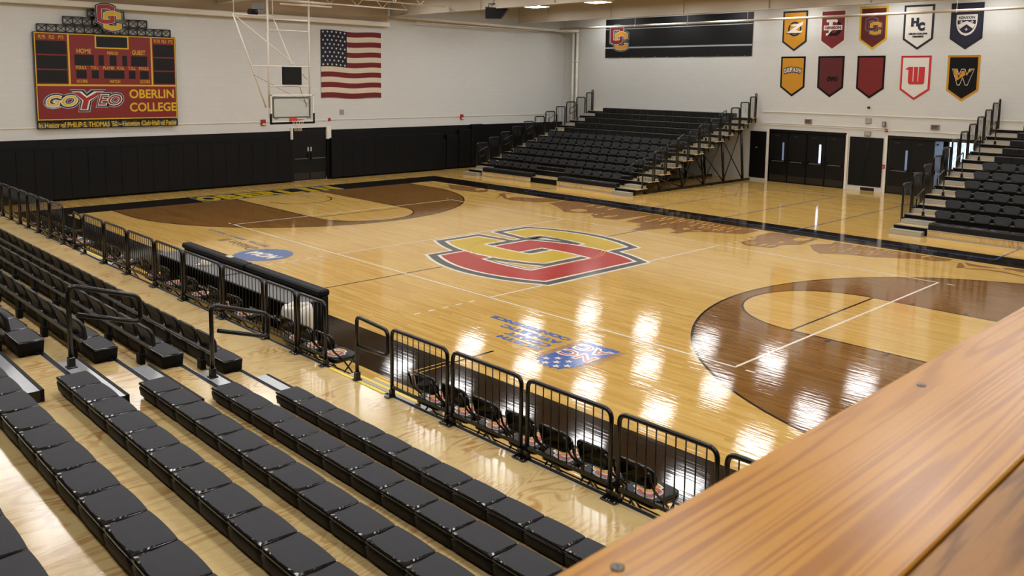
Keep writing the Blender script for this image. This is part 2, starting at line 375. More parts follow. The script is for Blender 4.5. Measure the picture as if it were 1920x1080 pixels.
# interlocked O and C: outlines in metres on the court (x right, y up)
def bulged(x0, x1, y0, y1, b, n=10):
    """rectangle with its top and bottom edges bulging outward"""
    top = [(x0+(x1-x0)*i/n, y1+b*(1-abs(2*i/n-1)**2.0)) for i in range(n+1)]
    bot = [(x0+(x1-x0)*i/n, y0-b*(1-abs(2*i/n-1)**2.0)) for i in range(n+1)]
    return bot, top
def oc_logo(F, c, s, keys, L=0, gap=0.0, simple=False):
    """keys: outer outline, dark outline, inner edge, O colour, C colour"""
    T = lambda pts: [(c[0]+x*s, c[1]+y*s) for x, y in pts]
    Ob, Ot = bulged(-2.75, 1.05, -0.80, 2.52, 0.5); Oib, Oit = bulged(-1.79, 0.05, -0.28, 2.0, 0.08)
    Cb, Ct = bulged(-1.38, 2.45, -2.18, 1.12, 0.5); Cib, Cit = bulged(-0.40, 1.50, -1.66, 0.62, 0.08)
    Oo = Ob+Ot[::-1]; Oi = Oib+Oit[::-1]
    def cshape():
        # C as one polygon: outer top, right end of upper arm, inner, lower arm
        return [p for p in Ct[::-1]]+[p for p in Cb]+[(2.45, -1.2), (1.5, -1.08)]+[p for p in Cib[::-1]]+[p for p in Cit]+[(1.5, -0.13), (2.45, -0.05)]
    Cc = cshape()
    ow, dw, iw = 0.40, 0.31, 0.09
    def off(P, r, lim=1.8):
        """mitred outward offset of a closed polygon"""
        n = len(P); A = sum(P[i][0]*P[(i+1) % n][1]-P[(i+1) % n][0]*P[i][1] for i in range(n)); sg = 1 if A > 0 else -1; out = []
        Q = [P[i] for i in range(n) if abs(P[i][0]-P[i-1][0])+abs(P[i][1]-P[i-1][1]) > 1e-6]; n = len(Q)
        for i in range(n):
            a, b, c_ = Vector(Q[i-1]), Vector(Q[i]), Vector(Q[(i+1) % n])
            d0 = (b-a).normalized(); d1 = (c_-b).normalized()
            n0 = Vector((d0.y, -d0.x))*sg; n1 = Vector((d1.y, -d1.x))*sg; m = n0+n1
            m = m/max(1e-6, m.dot(n0)) if m.length > 1e-5 else n0
            if m.length > lim: m = m.normalized()*lim
            out.append((b.x+m.x*r, b.y+m.y*r))
        return out
    def oring(a, b, key, L):
        A_ = off(Oo, a); B_ = off(Oi, -b); F.strip(T(A_), T(B_), key, L, closed=True)
    if keys[0]: oring(ow, 0.22, keys[0], L); F.poly(T(off(Cc, ow)), keys[0], L+1)
    if keys[1]: oring(dw, 0.16, keys[1], L+2); F.poly(T(off(Cc, dw)), keys[1], L+3)
    F.poly(T(off(Cc, iw)), keys[2], L+4); F.poly(T(Cc), keys[4], L+5)
    oring(iw, iw, keys[2], L+6); oring(0, 0, keys[3], L+7)
    # the upper arm of the C passes over the right stem of the O
    i0 = [i for i, p in enumerate(Ct) if p[0] > -0.35 and p[0] < 1.5]
    A = [Ct[i] for i in i0]; B = [(p[0], 0.62+0.08*(1-abs(2*(p[0]+0.4)/1.9-1)**2)) for p in A]
    F.strip(T([(x, y+iw) for x, y in A]), T([(x, y-iw) for x, y in B]), keys[2], L+8)
    F.strip(T(A), T(B), keys[4], L+9)
MT['daylight2'] = mat('dim_daylit_glass', (120, 138, 175), 0.3, emit=0.25)
ordn = ['first', 'second', 'third', 'fourth', 'fifth', 'sixth', 'seventh', 'eighth', 'ninth', 'tenth', 'eleventh', 'twelfth', 'thirteenth', 'fourteenth', 'fifteenth', 'sixteenth', 'seventeenth', 'eighteenth', 'nineteenth', 'twentieth']
ordn += ['%s-%s' % (t, u) for t in ('twenty', 'thirty', 'forty') for u in ordn[:9]]
# ------------------------------------------------------------------ the setting
def struct(name, mb, parent=None):
    o = mb.build(name, parent); o['kind'] = 'structure'; return o
XL, XR, YN, YF, ZC = -17.9, 20.5, -21.0, 20.4, 8.6
def build_floor():
    F = Flat(0.0007)
    F.rect(XL, YN, XR, YF, 'court', 0)
    # black border round the court
    IX, OX, IY, OY = 14.22, 15.82, 7.77, 9.0
    F.rect(-OX, -OY, OX, -IY, 'f_black', 1); F.rect(-OX, IY, OX, 9.1, 'f_black', 1)
    F.rect(-OX, -IY, -IX, IY, 'f_black', 1); F.rect(IX, -IY, OX, IY, 'f_black', 1)
    for s in (-1, 1):
        # stained three point area, with the light key cut out
        pts = [(s*IX, -6.33)]+[(s*(12.75-6.33*math.sin(t)), -6.33*math.cos(t)) for t in [PI*i/64 for i in range(65)]]+[(s*IX, 6.33)]
        F.poly(pts, 'stain', 1)
        key = [(s*IX, -1.83)]+[(s*(8.56-1.83*math.sin(PI*i/32)), -1.83*math.cos(PI*i/32)) for i in range(33)]+[(s*IX, 1.83)]
        F.poly(key, 'court', 2)
        def arcl(c, r, w, a0, a1, k, L): F.ring((s*c, 0), r-w/2, r+w/2, k, L, a0, a1)
        A0, A1 = (PI/2, 3*PI/2) if s > 0 else (-PI/2, PI/2)
        arcl(12.75, 6.33, 0.05, A0, A1, 'f_line', 3); arcl(8.56, 1.83, 0.05, A0, A1, 'f_line', 3)
        for y in (-6.33, 6.33): F.line((s*12.75, y), (s*IX, y), 0.05, 'f_line', 3)
        for y in (-1.83, 1.83):
            F.line((s*8.56, y), (s*IX, y), 0.05, 'f_line', 3)
            for x in (9.35, 10.4, 11.35, 12.3): F.line((s*x, y), (s*x, y+0.2*(1 if y > 0 else -1)), 0.06, 'f_line', 3)
        F.line((s*8.56, -1.83), (s*8.56, 1.83), 0.05, 'f_line', 3)
        F.ring((s*12.75, 0), 1.2, 1.25, 'f_line', 3, A0, A1, 40)
    # half way line and centre circle
    F.line((0, -IY), (0, IY), 0.05, 'f_line', 2)
    # volleyball court, white
    for y in (-4.475, 4.475): F.line((-9.0, y), (9.0, y), 0.05, 'f_white', 4)
    for x in (-8.975, 8.975, -3, 3): F.line((x, -4.475), (x, 4.475), 0.05, 'f_white', 4)
    for x in (-3, 3):
        for sy in (-1, 1):
            for i in range(5): F.line((x, sy*(4.9+0.36*i)), (x, sy*(5.06+0.36*i)), 0.05, 'f_white', 4)
    for sx in (-1, 1):
        for sy in (-1, 1): F.line((sx*9.17, sy*4.475), (sx*9.34, sy*4.475), 0.05, 'f_white', 4)
    # cross court volleyball lines, blue
    for y in (8.45, 17.4): F.line((-9.0, y), (9.0, y), 0.045, 'f_blue', 4)
    for x in (-9.0, -2.75, 0.3, 3.2, 9.0): F.line((x, 8.45 if abs(x) > 8 else 8.1, ), (x, 17.4), 0.045, 'f_blue', 4)
    # substitution box marks on the near side
    for x in (5.62, 5.74): F.line((x, -8.7), (x, -7.8), 0.025, 'court', 4)
    F.line((5.72, -7.75), (5.72, -6.87), 0.05, 'f_line', 4); F.line((-5.72, -7.75), (-5.72, -6.87), 0.05, 'f_line', 4)
    for x in (-14.85, -14.95): F.line((x, -8.9), (x, -7.8), 0.02, 'stain2', 4)
    # campus skyline silhouette along the far sideline
    def S(k, pts): F.poly(pts, 'stain2' if k == 'D' else 'court', 3 if k == 'D' else 4)
    S('D',[(-12.85,7.5),(-12.21,7.57),(-11.67,7.66),(-11.17,7.71),(-10.46,7.74),(-9.85,7.13),(-9.92,6.77),(-10.21,6.68),(-10.98,6.52),(-11.6,6.58)])
    S('L',[(-10.96,7.4),(-10.76,7.77),(-10.33,7.51),(-10.48,7.1)])
    S('D',[(-9.08,7.04),(-9.12,7.41),(-8.13,7.71),(-7.03,7.69),(-6.16,7.73),(-6.02,7.34),(-6.33,6.6),(-6.79,6.38),(-7.4,6.18),(-7.82,6.23),(-8.54,6.69),(-7.85,5.62),(-8.62,6.7)])
    S('L',[(-8.9,7.26),(-8.53,7.62),(-8.03,7.74),(-6.99,7.65),(-7.35,7.29),(-8.0,6.87),(-7.94,6.46)])
    S('D',[(-5.88,6.72),(-6.01,7.69),(-5.42,7.96),(-4.05,7.89),(-2.4,7.68),(-1.69,7.72),(-1.78,5.71),(-2.55,5.47),(-3.05,5.83),(-3.16,6.18),(-4.04,5.6),(-5.14,6.34)])
    S('L',[(-3.81,6.54),(-3.74,6.42),(-3.71,6.28),(-3.72,6.15),(-3.78,6.04),(-3.87,5.97),(-3.98,5.95),(-4.1,5.98),(-4.2,6.06),(-4.28,6.18),(-4.31,6.32),(-4.3,6.46),(-4.25,6.57),(-4.15,6.64),(-4.04,6.66),(-3.92,6.63)])
    S('L',[(-4.56,7.34),(-4.58,7.84),(-4.42,7.61),(-4.41,7.12)])
    S('L',[(-4.1,7.41),(-4.11,7.9),(-3.96,7.67),(-3.95,7.18)])
    S('L',[(-3.53,7.36),(-3.54,7.85),(-3.39,7.62),(-3.39,7.14)])
    S('L',[(-2.5,5.86),(-2.49,6.3),(-2.36,6.1),(-2.37,5.66)])
    S('L',[(-2.43,6.12),(-2.42,6.57),(-2.29,6.36),(-2.3,5.91)])
    S('D',[(-1.39,5.67),(-1.69,7.64),(-0.82,7.86),(0.15,7.64),(1.08,7.77),(1.99,7.76),(2.5,7.53),(2.47,6.63),(2.05,6.3),(1.65,6.16),(1.37,5.88),(1.11,5.57),(1.1,5.13),(0.86,5.02),(0.83,5.46),(0.31,5.8),(0.11,5.05),(-0.14,4.25),(-0.46,5.37),(-0.68,5.32),(-0.72,5.76)])
    S('L',[(0.65,6.0),(0.66,6.22),(0.91,6.15),(0.84,5.84)])
    S('L',[(1.09,5.93),(1.27,6.14),(1.4,6.0),(1.19,5.85)])
    S('D',[(3.13,5.36),(3.17,6.18),(2.91,6.27),(2.88,7.58),(3.35,7.77),(3.96,7.66),(4.41,7.65),(4.5,6.36),(4.18,5.97),(4.2,5.28),(3.78,5.14),(3.51,5.07)])
    S('L',[(3.93,6.95),(3.88,7.43),(4.28,7.58),(4.28,7.05),(4.11,6.85)])
    S('L',[(3.87,6.16),(3.87,6.41),(4.02,6.44),(4.01,6.17)])
    S('L',[(-1.01,6.69),(-1.03,7.08),(-0.93,6.89),(-0.91,6.51)])
    S('L',[(-1.0,7.13),(-1.02,7.52),(-0.92,7.33),(-0.89,6.94)])
    S('L',[(-0.79,7.2),(-0.81,7.6),(-0.71,7.41),(-0.69,7.01)])
    S('L',[(-0.44,7.32),(-0.45,7.71),(-0.36,7.52),(-0.34,7.13)])
    S('L',[(-0.26,6.65),(-0.28,7.03),(-0.18,6.85),(-0.17,6.47)])
    S('L',[(-0.21,7.12),(-0.23,7.51),(-0.13,7.32),(-0.12,6.93)])
    S('L',[(0.07,7.26),(0.06,7.65),(0.15,7.46),(0.17,7.07)])
    S('L',[(0.5,6.7),(0.49,7.07),(0.58,6.89),(0.58,6.52)])
    S('L',[(0.39,7.21),(0.38,7.6),(0.47,7.41),(0.48,7.03)])
    S('L',[(0.65,7.14),(0.64,7.52),(0.73,7.33),(0.74,6.95)])
    S('L',[(0.88,7.16),(0.87,7.54),(0.96,7.35),(0.96,6.98)])
    S('L',[(1.1,7.12),(1.1,7.49),(1.19,7.31),(1.19,6.94)])
    S('L',[(1.38,7.05),(1.38,7.42),(1.47,7.24),(1.47,6.87)])
    S('L',[(1.59,7.15),(1.6,7.52),(1.68,7.34),(1.67,6.97)])
    S('L',[(1.85,7.18),(1.85,7.55),(1.93,7.37),(1.92,7.0)])
    S('L',[(0.88,6.6),(0.88,6.97),(0.97,6.79),(0.97,6.43)])
    S('L',[(1.09,6.63),(1.08,7.0),(1.17,6.82),(1.17,6.45)])
    S('L',[(1.42,6.57),(1.42,6.93),(1.5,6.76),(1.5,6.4)])
    S('L',[(1.57,6.61),(1.57,6.97),(1.65,6.79),(1.65,6.43)])
    S('L',[(1.88,6.63),(1.89,6.99),(1.96,6.81),(1.96,6.46)])
    S('L',[(-0.77,6.7),(-0.8,7.09),(-0.69,6.9),(-0.68,6.52)])
    S('L',[(-0.96,6.24),(-0.98,6.63),(-0.88,6.44),(-0.86,6.07)])
    S('L',[(-0.32,6.2),(-0.33,6.57),(-0.24,6.39),(-0.22,6.02)])
    S('L',[(3.25,5.46),(3.31,5.83),(3.37,5.68),(3.31,5.31)])
    S('L',[(3.41,5.35),(3.47,5.72),(3.53,5.57),(3.47,5.2)])
    S('L',[(3.73,5.4),(3.79,5.77),(3.85,5.62),(3.79,5.25)])
    S('L',[(3.95,5.48),(4.02,5.84),(4.07,5.69),(4.01,5.33)])
    S('D',[(4.7,6.54),(4.76,6.88),(5.04,7.15),(4.95,7.63),(5.35,7.57),(5.9,7.58),(6.53,7.58),(7.14,7.58),(7.7,7.66),(8.24,7.61),(8.2,7.29),(7.96,6.96),(7.66,6.99),(6.98,6.48),(6.56,6.2),(6.04,6.05),(5.46,5.6),(5.12,5.91)])
    S('D',[(8.67,6.56),(8.49,7.27),(8.56,7.31),(8.83,6.74)])
    S('D',[(8.56,7.46),(8.92,7.35),(9.44,7.39),(9.49,7.37),(9.05,7.13),(8.79,7.1)])
    S('D',[(8.84,6.69),(9.2,6.97),(9.67,7.03),(10.14,6.84),(10.17,6.73),(9.69,6.87),(9.21,6.85),(8.87,6.61)])
    S('D',[(9.48,7.5),(9.78,7.64),(9.91,7.7),(10.03,7.26),(9.75,7.36),(9.54,7.37)])
    S('L',[(5.25,6.74),(5.25,7.05),(5.28,6.91),(5.28,6.61)])
    S('L',[(5.5,6.18),(5.5,6.47),(5.54,6.34),(5.53,6.05)])
    S('L',[(5.74,6.22),(5.74,6.51),(5.78,6.38),(5.77,6.09)])
    S('L',[(5.7,6.78),(5.71,7.08),(5.74,6.95),(5.74,6.65)])
    S('L',[(5.62,7.31),(5.63,7.63),(5.66,7.49),(5.66,7.18)])
    S('L',[(5.83,7.43),(5.84,7.74),(5.87,7.61),(5.86,7.29)])
    S('L',[(6.12,6.38),(6.13,6.68),(6.16,6.55),(6.15,6.26)])
    S('L',[(6.0,6.82),(6.01,7.12),(6.04,6.99),(6.04,6.69)])
    S('L',[(6.16,6.83),(6.17,7.13),(6.2,7.0),(6.19,6.7)])
    S('L',[(6.02,7.4),(6.03,7.71),(6.06,7.58),(6.05,7.27)])
    S('L',[(6.31,6.9),(6.33,7.2),(6.36,7.07),(6.35,6.77)])
    S('L',[(6.25,7.42),(6.26,7.73),(6.29,7.6),(6.28,7.29)])
    S('L',[(6.47,7.2),(6.48,7.5),(6.51,7.37),(6.5,7.07)])
    S('L',[(6.52,7.38),(6.53,7.68),(6.56,7.55),(6.55,7.24)])
    S('L',[(6.66,7.26),(6.67,7.56),(6.7,7.43),(6.69,7.12)])
    S('L',[(6.81,7.19),(6.82,7.5),(6.85,7.36),(6.83,7.06)])
    S('L',[(6.89,7.29),(6.91,7.59),(6.93,7.46),(6.92,7.16)])
    S('L',[(7.01,7.25),(7.03,7.55),(7.06,7.42),(7.04,7.12)])
    S('L',[(6.41,6.54),(6.42,6.83),(6.45,6.7),(6.44,6.41)])
    S('L',[(6.54,6.65),(6.56,6.95),(6.59,6.82),(6.57,6.52)])
    S('L',[(6.95,7.52),(6.96,7.83),(6.99,7.7),(6.98,7.39)])
    S('L',[(7.51,7.39),(7.61,7.77),(7.66,7.56),(7.57,7.18)])
    # centre emblem (reads from the far side)
    G = Flat(0.0007)
    oc_logo(G, (0, 0), 1.0, ('f_white', 'f_grey', 'f_white', 'f_red', 'f_yel'), 5)
    G.ring((0, 0), 1.80, 1.82, 'court', 16, n=48); G.ring((0, 0), 1.88, 1.90, 'court', 16, n=48)
        # round blue athletics mark
    G.disc((4.15, 6.0), 0.77, 'f_ncaa', 5, n=48)
    G.text('NCAA', (4.1, 6.0), 0.62, 'f_white', 6, bold=0.03, shear=0.45, width=1.15, height=0.42, rot=0.12)
    G.disc((4.66, 5.6), 0.055, 'f_navy', 7, n=12)
    for i in range(46):
        a = random.uniform(0.9*PI, 1.55*PI); r = random.uniform(0.38, 0.72); G.disc((4.15-r*math.cos(a)*-1, 6.0-r*math.sin(a)), 0.007, 'f_white', 7, n=6)
    G.text('Division III', (5.95, 5.83), 0.5, 'f_dtext', 5, width=1.85, height=0.36)
    G.text('DISCOVER    DEVELOP    DEDICATE', (6.85, 5.40), 0.2, 'f_ncaa', 5, width=3.6, height=0.13, bold=0.004)
    # conference name and badge
    for t, x1, w_, y in (('NORTH', -6.2, 1.06, 6.21), ('COAST', -6.2, 1.1, 5.96), ('ATHLETIC', -6.2, 1.5, 5.70), ('CONFERENCE', -6.2, 2.08, 5.43)):
        G.text(t, (x1+w_/2, y), 0.22, 'f_navy', 5, bold=0.012, width=w_, height=0.165)
    bx0, bx1 = -7.22, -6.47
    shape = [(bx0, 5.28), (bx1, 5.28), (bx1, 6.55), (-6.52, 6.66), (-6.60, 6.62), (-6.68, 6.74), (-6.76, 6.70), (-6.82, 6.80), (-6.88, 6.72), (-6.96, 6.78), (-7.04, 6.70), (-7.10, 6.74), (-7.14, 6.62), (bx0, 6.52)]
    def fl(p): return (p[0], p[1])
    G.poly(shape, 'f_navy', 5)
    for x in (-6.44, -6.40, -6.35, -7.25, -7.29, -7.34): G.line((x, 5.28), (x, 6.5), 0.012, 'f_navy' if abs(x) not in (6.40, 7.29) else 'f_red', 5)
    for x, y in ((6.6, 6.48), (6.73, 6.33), (6.74, 6.64), (6.85, 6.49), (6.97, 6.32), (6.98, 6.64), (7.1, 6.5)): G.star((-x, y), 0.085, 'f_white', 6)
    for t, y in (('NC', 5.98), ('AC', 5.58)):
        G.text(t, (-6.85, y), 0.4, 'f_white', 6, bold=0.032, width=0.75, height=0.35, space=1.1); G.text(t, (-6.85, y), 0.4, 'f_red', 7, bold=0.004, width=0.66, height=0.27, space=1.1)
    # word on the left base line, reads from the court
    H = Flat(0.0007)
    word = 'OBERLIN'; wd = 0.84
    for i, ch in enumerate(word):
        cx = -3.0+0.43+i*(6.0/7)
        H.rect(cx-0.46, -0.70, cx+0.46, 0.70, 'silver', 4)
    for i, ch in enumerate(word):
        cx = -3.0+0.43+i*(6.0/7)
        H.rect(cx-0.42, -0.65, cx+0.42, 0.65, 'f_line', 5)
        H.text(ch, (cx, 0), 1.4, 'f_yel', 6, bold=0.085, width=0.82 if ch != 'I' else 0.4, height=1.28)
    # merge into one floor mesh
    def merge(X, rx, ux, off):
        n = len(F.v)
        for x, y, z in X.v: F.v.append((off[0]+rx[0]*x+ux[0]*y, off[1]+rx[1]*x+ux[1]*y, z))
        for f, m_ in zip(X.f, X.m): F.face([n+i for i in f], X.mats[m_])
    merge(G, (-1, 0), (0, -1), (0, 0)); merge(H, (0, 1), (-1, 0), (-14.98, 0))
    # mirrored emblem frame used (x,y)->(-x,-y): NCAA group sits at negative X
    return struct('floor', F)
build_floor()

m = MB(); m.box(XL-0.2, XL, YN, YF, 0, ZC, 'wall')
wl = struct('wall_left', m)
m = MB(); m.box(XL, XR, YF, YF+0.2, 2.5, ZC, 'wall')
# pieces round the door openings
DOORS = [(-4.47, -0.70), (1.12, 4.9)]
xs = [XL, -4.47, -0.70, 1.12, 4.9, XR]
for a, b in ((xs[0], xs[1]), (xs[2], xs[3]), (xs[4], xs[5])): m.box(a, b, YF, YF+0.2, 0, 2.5, 'wall')
struct('wall_back', m)
m = MB(); m.box(XR, XR+0.2, YN, YF, 0, ZC, 'wall'); struct('wall_right', m)
m = MB(); m.box(XL, XR, YN-0.2, YN, 0, ZC, 'wall'); struct('wall_front', m)
m = MB(); m.box(XL, XR, YN, YF, ZC, ZC+0.2, 'ceil'); struct('ceiling', m)

# black painted band and ledges of the left wall
m = MB()
m.box(XL, XL+0.012, YN, 2.62, 0, 2.27, 'blackpaint'); m.box(XL, XL+0.012, 4.42, YF, 0, 2.27, 'blackpaint'); struct('trim_1', m)
m = MB(); m.box(XL, XL+0.30, YN, 7.8, 7.10, 7.32, 'whitepaint', b=0.02); m.box(XL, XL+0.10, YN, 7.8, 7.32, ZC, 'ceil'); struct('trim_2', m)  # tan sheet over the ledge puts the dimness of the upper wall into colour
m = MB(); m.box(XL, XR, YF-0.22, YF, 8.14, 8.34, 'whitepaint', b=0.02); struct('trim_3', m)
m = MB(); m.box(XL, XL+0.03, YN, 1.2, 2.69, 2.715, 'whitepaint'); m.box(XL, XL+0.03, 1.3, 4.5, 2.70, 2.725, 'whitepaint')
m.box(XL, XL+0.03, 4.6, YF, 2.72, 2.745, 'whitepaint'); struct('trim_4', m)
m = MB(); m.box(-4.9, XR, YF-0.035, YF, 3.30, 3.335, 'whitepaint'); m.box(-4.9, 1.0, YF-0.035, YF, 2.78, 2.80, 'whitepaint'); m.box(-4.9, XR, YF-0.03, YF, 2.70, 2.72, 'whitepaint'); struct('trim_5', m)

def girders():
    for i, (y, z) in enumerate(((-17.9, 7.6), (-9.3, 7.6), (-0.7, 7.6), (7.95, 7.6), (16.55, 7.75))):
        m = MB(); x0 = XL+0.12
        m.box(x0, XR-0.02, y-0.14, y+0.14, z, z+0.03, 'girder'); m.box(x0, XR-0.02, y-0.14, y+0.14, ZC-0.035, ZC-0.005, 'girder'); m.box(x0, XR-0.02, y-0.02, y+0.02, z+0.02, ZC-0.02, 'girder')
        for k in range(9): xx = -15.5+k*4.3; m.box(xx, xx+0.02, y-0.12, y+0.12, z+0.03, ZC-0.03, 'girder')
        tag(m.build('ceiling_girder'), ('deep pale steel girder under the ceiling, nearest the camera wall', 'deep pale steel girder under the ceiling, second from the camera wall', 'deep pale girder crossing above the middle of the court', 'deep pale girder meeting the scoreboard wall above the flag', 'deep pale girder under the ceiling nearest the long black banner')[i], 'beam', 'ceiling girders')
    for i, x in enumerate((-16.2, -13.4)):
        for j, (y0, y1) in enumerate(((-17.7, -9.5), (-9.1, -0.9), (-0.5, 7.75))):
            m = MB(); z = 7.80
            m.box(x-0.04, x+0.04, y0, y1, z, z+0.05, 'whitepaint'); m.box(x-0.04, x+0.04, y0, y1, z+0.62, z+0.67, 'whitepaint')
            n = 12
            for k in range(n):
                ya = y0+(y1-y0)*k/n; yb = y0+(y1-y0)*(k+1)/n
                a, b = ((ya, z+0.03), (yb, z+0.64)) if k % 2 == 0 else ((ya, z+0.64), (yb, z+0.03))
                m.tube([(x, a[0], a[1]), (x, b[0], b[1])], 0.014, 'whitepaint', 6, caps=False)
            tag(m.build('roof_joist'), 'open web white roof joist, %s row from the scoreboard wall, %s bay' % (('first', 'second')[i], ('nearest', 'middle', 'farthest')[j]), 'beam', 'white roof joists')
girders()

# pipes
m = MB(); m.tube([(-17.2, 19.3, 7.56), (XR-0.02, 19.3, 7.56)], 0.055, 'girder', 12)
r = m.build('sprinkler_pipe'); tag(r, 'long white pipe running in front of the banners high on the far wall', 'pipe')
for x in (-11.86, -8.6, -5.26, 3.9, 9.5):
    k = MB(); k.tube([(x, 19.3, 7.6), (x, 19.3, 8.72)], 0.012, 'whitepaint', 6); k.tube([(x+0.0, 19.3+0.065*math.cos(a), 7.56+0.065*math.sin(a)) for a in [i*PI/6 for i in range(12)]], 0.012, 'whitepaint', 6, closed=True); k.build('hanger', r)
m = MB(); m.tube(arc_path([(-17.5, 8.0, 7.60), (-17.5, 19.9, 7.50), (-16.6, 20.2, 7.48)], 0.25), 0.075, 'whitepaint', 12)
r = m.build('duct_pipe'); tag(r, 'thick white pipe along the top of the scoreboard wall into the corner', 'pipe')
k = MB(); k.tube([(-17.5, 9.3, 7.40), (-17.5, 17.8, 7.38)], 0.022, 'whitepaint', 8)
for i in range(10): yy = 9.3+i*0.94; k.tube([(-17.5, yy, 7.58), (-17.5, yy+0.14, 7.39)], 0.014, 'whitepaint', 6)
k.build('hanging_rail', r)
for x, lab in ((-17.03, 'left one of the two white pipes standing in the far corner'), (-16.72, 'right one of the two white pipes standing in the far corner')):
    m = MB(); m.tube([(x, 20.27, 0.0), (x, 20.27, 7.38)], 0.075, 'whitepaint', 12)
    r = m.build('corner_pipe'); tag(r, lab, 'pipe', 'corner pipes')
    for z in (2.2, 5.75):
        k = MB(); k.lathe([(0.078, z-0.05), (0.095, z-0.04), (0.095, z+0.04), (0.078, z+0.05)], 'whitepaint', 16, (x, 20.27)); k.build('coupling', r)

# wall pads on the left wall
pads = []
def pad(y0, y1, i, lab):
    m = MB(); m.box(XL+0.014, XL+0.30, y0+0.001, y1-0.001, 0.08, 1.9, 'pad', b=0.008); r = m.build('wall_pad'); tag(r, lab, 'wall pad', 'black wall pads on the scoreboard wall')
yy = 2.4; i = 0
while yy > -10.4:
    pad(yy-0.6, yy, i, 'black padded wall panel, %s one going left from the dark double door' % ordn[i]); yy -= 0.6; i += 1
yy = 4.5; i = 0
while yy < 10.6:
    pad(yy, yy+0.6, i, 'black padded wall panel, %s one going right from the dark double door' % ordn[i]); yy += 0.6; i += 1
for j, (y, h) in enumerate(((11.0, 1.45), (11.85, 1.7), (12.7, 1.95), (13.55, 2.2))):
    m = MB(); m.box(XL+0.014, XL+0.2, y-0.4, y+0.4, 0.08, h+0.1, 'pad', b=0.02); tag(m.build('wall_pad'), 'black stepped wall pad behind the far bleacher, %s' % ('lowest', 'second lowest', 'second tallest', 'tallest')[j], 'wall pad', 'stepped pads beside the far bleacher')

# ------------------------------------------------------------------ doors
def panic_bar(m, x0, x1, y, z):
    m.box(x0, x1, y-0.05, y-0.02, z-0.015, z+0.015, 'greybeam'); m.box(x0, x0+0.06, y-0.06, y, z-0.05, z+0.12, 'blackmetal'); m.box(x1-0.06, x1, y-0.06, y, z-0.05, z+0.05, 'blackmetal')
def door_leaf(name, x0, x1, window, parent=None, y=YF):
    root = empty(name, ((x0+x1)/2, y, 0)); root['kind'] = 'structure'
    off = ((x0+x1)/2, y, 0)
    m = MB(); h = 2.34
    if window:
        wx = x0+(x1-x0)*window[0]; m.box(x0, wx-0.05, y+0.02, y+0.07, 0.01, h, 'door'); m.box(wx+0.05, x1, y+0.02, y+0.07, 0.01, h, 'door')
        m.box(wx-0.05, wx+0.05, y+0.02, y+0.07, 0.01, 1.05, 'door'); m.box(wx-0.05, wx+0.05, y+0.02, y+0.07, 1.9, h, 'door')
    else: m.box(x0, x1, y+0.02, y+0.07, 0.01, h, 'door')
    m.build('door_panel', root, off)
    if window:
        k = MB(); k.box(wx-0.05, wx+0.05, y+0.04, y+0.05, 1.05, 1.9, window[1]); k.build('door_glass', root, off)
    k = MB(); k.box(x0+0.03, x1-0.03, y+0.012, y+0.02, 0.06, 0.34, 'kick'); k.build('kick_plate', root, off)
    k = MB(); panic_bar(k, x0+0.08, x1-0.08, y+0.02, 1.0); k.build('push_bar', root, off)
    k = MB(); k.box(x0+0.25, x0+0.5, y-0.02, y+0.02, 2.16, 2.22, 'kick'); k.build('door_closer', root, off)
    return root
X = [-4.43, -3.50, -2.57, -1.66, -0.74]
for i in range(4): door_leaf('door_%d' % (i+1), X[i]+0.012, X[i+1]-0.012, {0: (0.75, 'daylight2'), 2: (0.72, 'daylight')}.get(i))
X = [1.16, 2.10, 3.04]
for i in range(2): door_leaf('door_%d' % (i+5), X[i]+0.012, X[i+1]-0.012, {0: (0.82, 'daylight2')}.get(i))
m = MB()
for a, b in DOORS:
    m.box(a-0.10, a, YF-0.05, YF+0.12, 0, 2.42, 'whitepaint'); m.box(b, b+0.10, YF-0.05, YF+0.12, 0, 2.42, 'whitepaint')
    m.box(a, b, YF-0.02, YF+0.12, 2.36, 2.5, 'blackmetal')
m.box(-2.59, -2.55, YF-0.02, YF+0.1, 0, 2.36, 'blackmetal')
struct('door_frame', m)
# doorway that stands open to daylight: lobby glazing beyond
m = MB()
for a, b, z0, z1 in ((3.12, 3.42, 0.1, 2.3), (3.5, 3.8, 0.1, 2.3), (3.88, 4.18, 0.1, 2.3), (4.26, 4.8, 0.1, 2.3)): m.box(a, b, YF+1.5, YF+1.52, z0, z1, 'daylight')
for x in (3.06, 3.46, 3.84, 4.22, 4.84): m.box(x-0.03, x+0.03, YF+1.44, YF+1.5, 0, 2.4, 'blackmetal')
m.box(3.0, 4.9, YF+1.44, YF+1.5, 1.02, 1.08, 'blackmetal')
struct('window_1', m)
m = MB(); m.box(0.5, 5.6, YF+0.2, YF+1.9, -0.05, 0.0, 'court'); m.box(0.5, 5.6, YF+1.9, YF+2.0, 0, 2.6, 'blackpaint'); m.box(0.5, 5.6, YF+0.2, YF+2.0, 2.6, 2.7, 'blackpaint'); m.box(0.4, 0.5, YF+0.2, YF+2.0, 0, 2.7, 'blackpaint'); m.box(5.6, 5.7, YF+0.2, YF+2.0, 0, 2.7, 'blackpaint'); struct('wall_lobby', m)
m = MB(); m.box(-4.8, -0.4, YF+0.2, YF+0.3, -0.1, 2.6, 'blackpaint'); m.box(-4.8, -0.4, YF, YF+0.3, -0.1, -0.002, 'blackpaint'); m.box(0.5, 5.6, YF, YF+0.21, -0.1, -0.002, 'blackpaint'); struct('wall_behind_doors', m)  # unseen backing wall, plus black sill strips added to block background light
# an opened leaf at the side of the doorway
r = door_leaf('door_7', 3.06, 3.98, None); r.location = (3.06, YF+0.06, 0); r.rotation_euler = (0, 0, PI/2)
for ch in r.children: ch.location = (0.46, 0, 0)
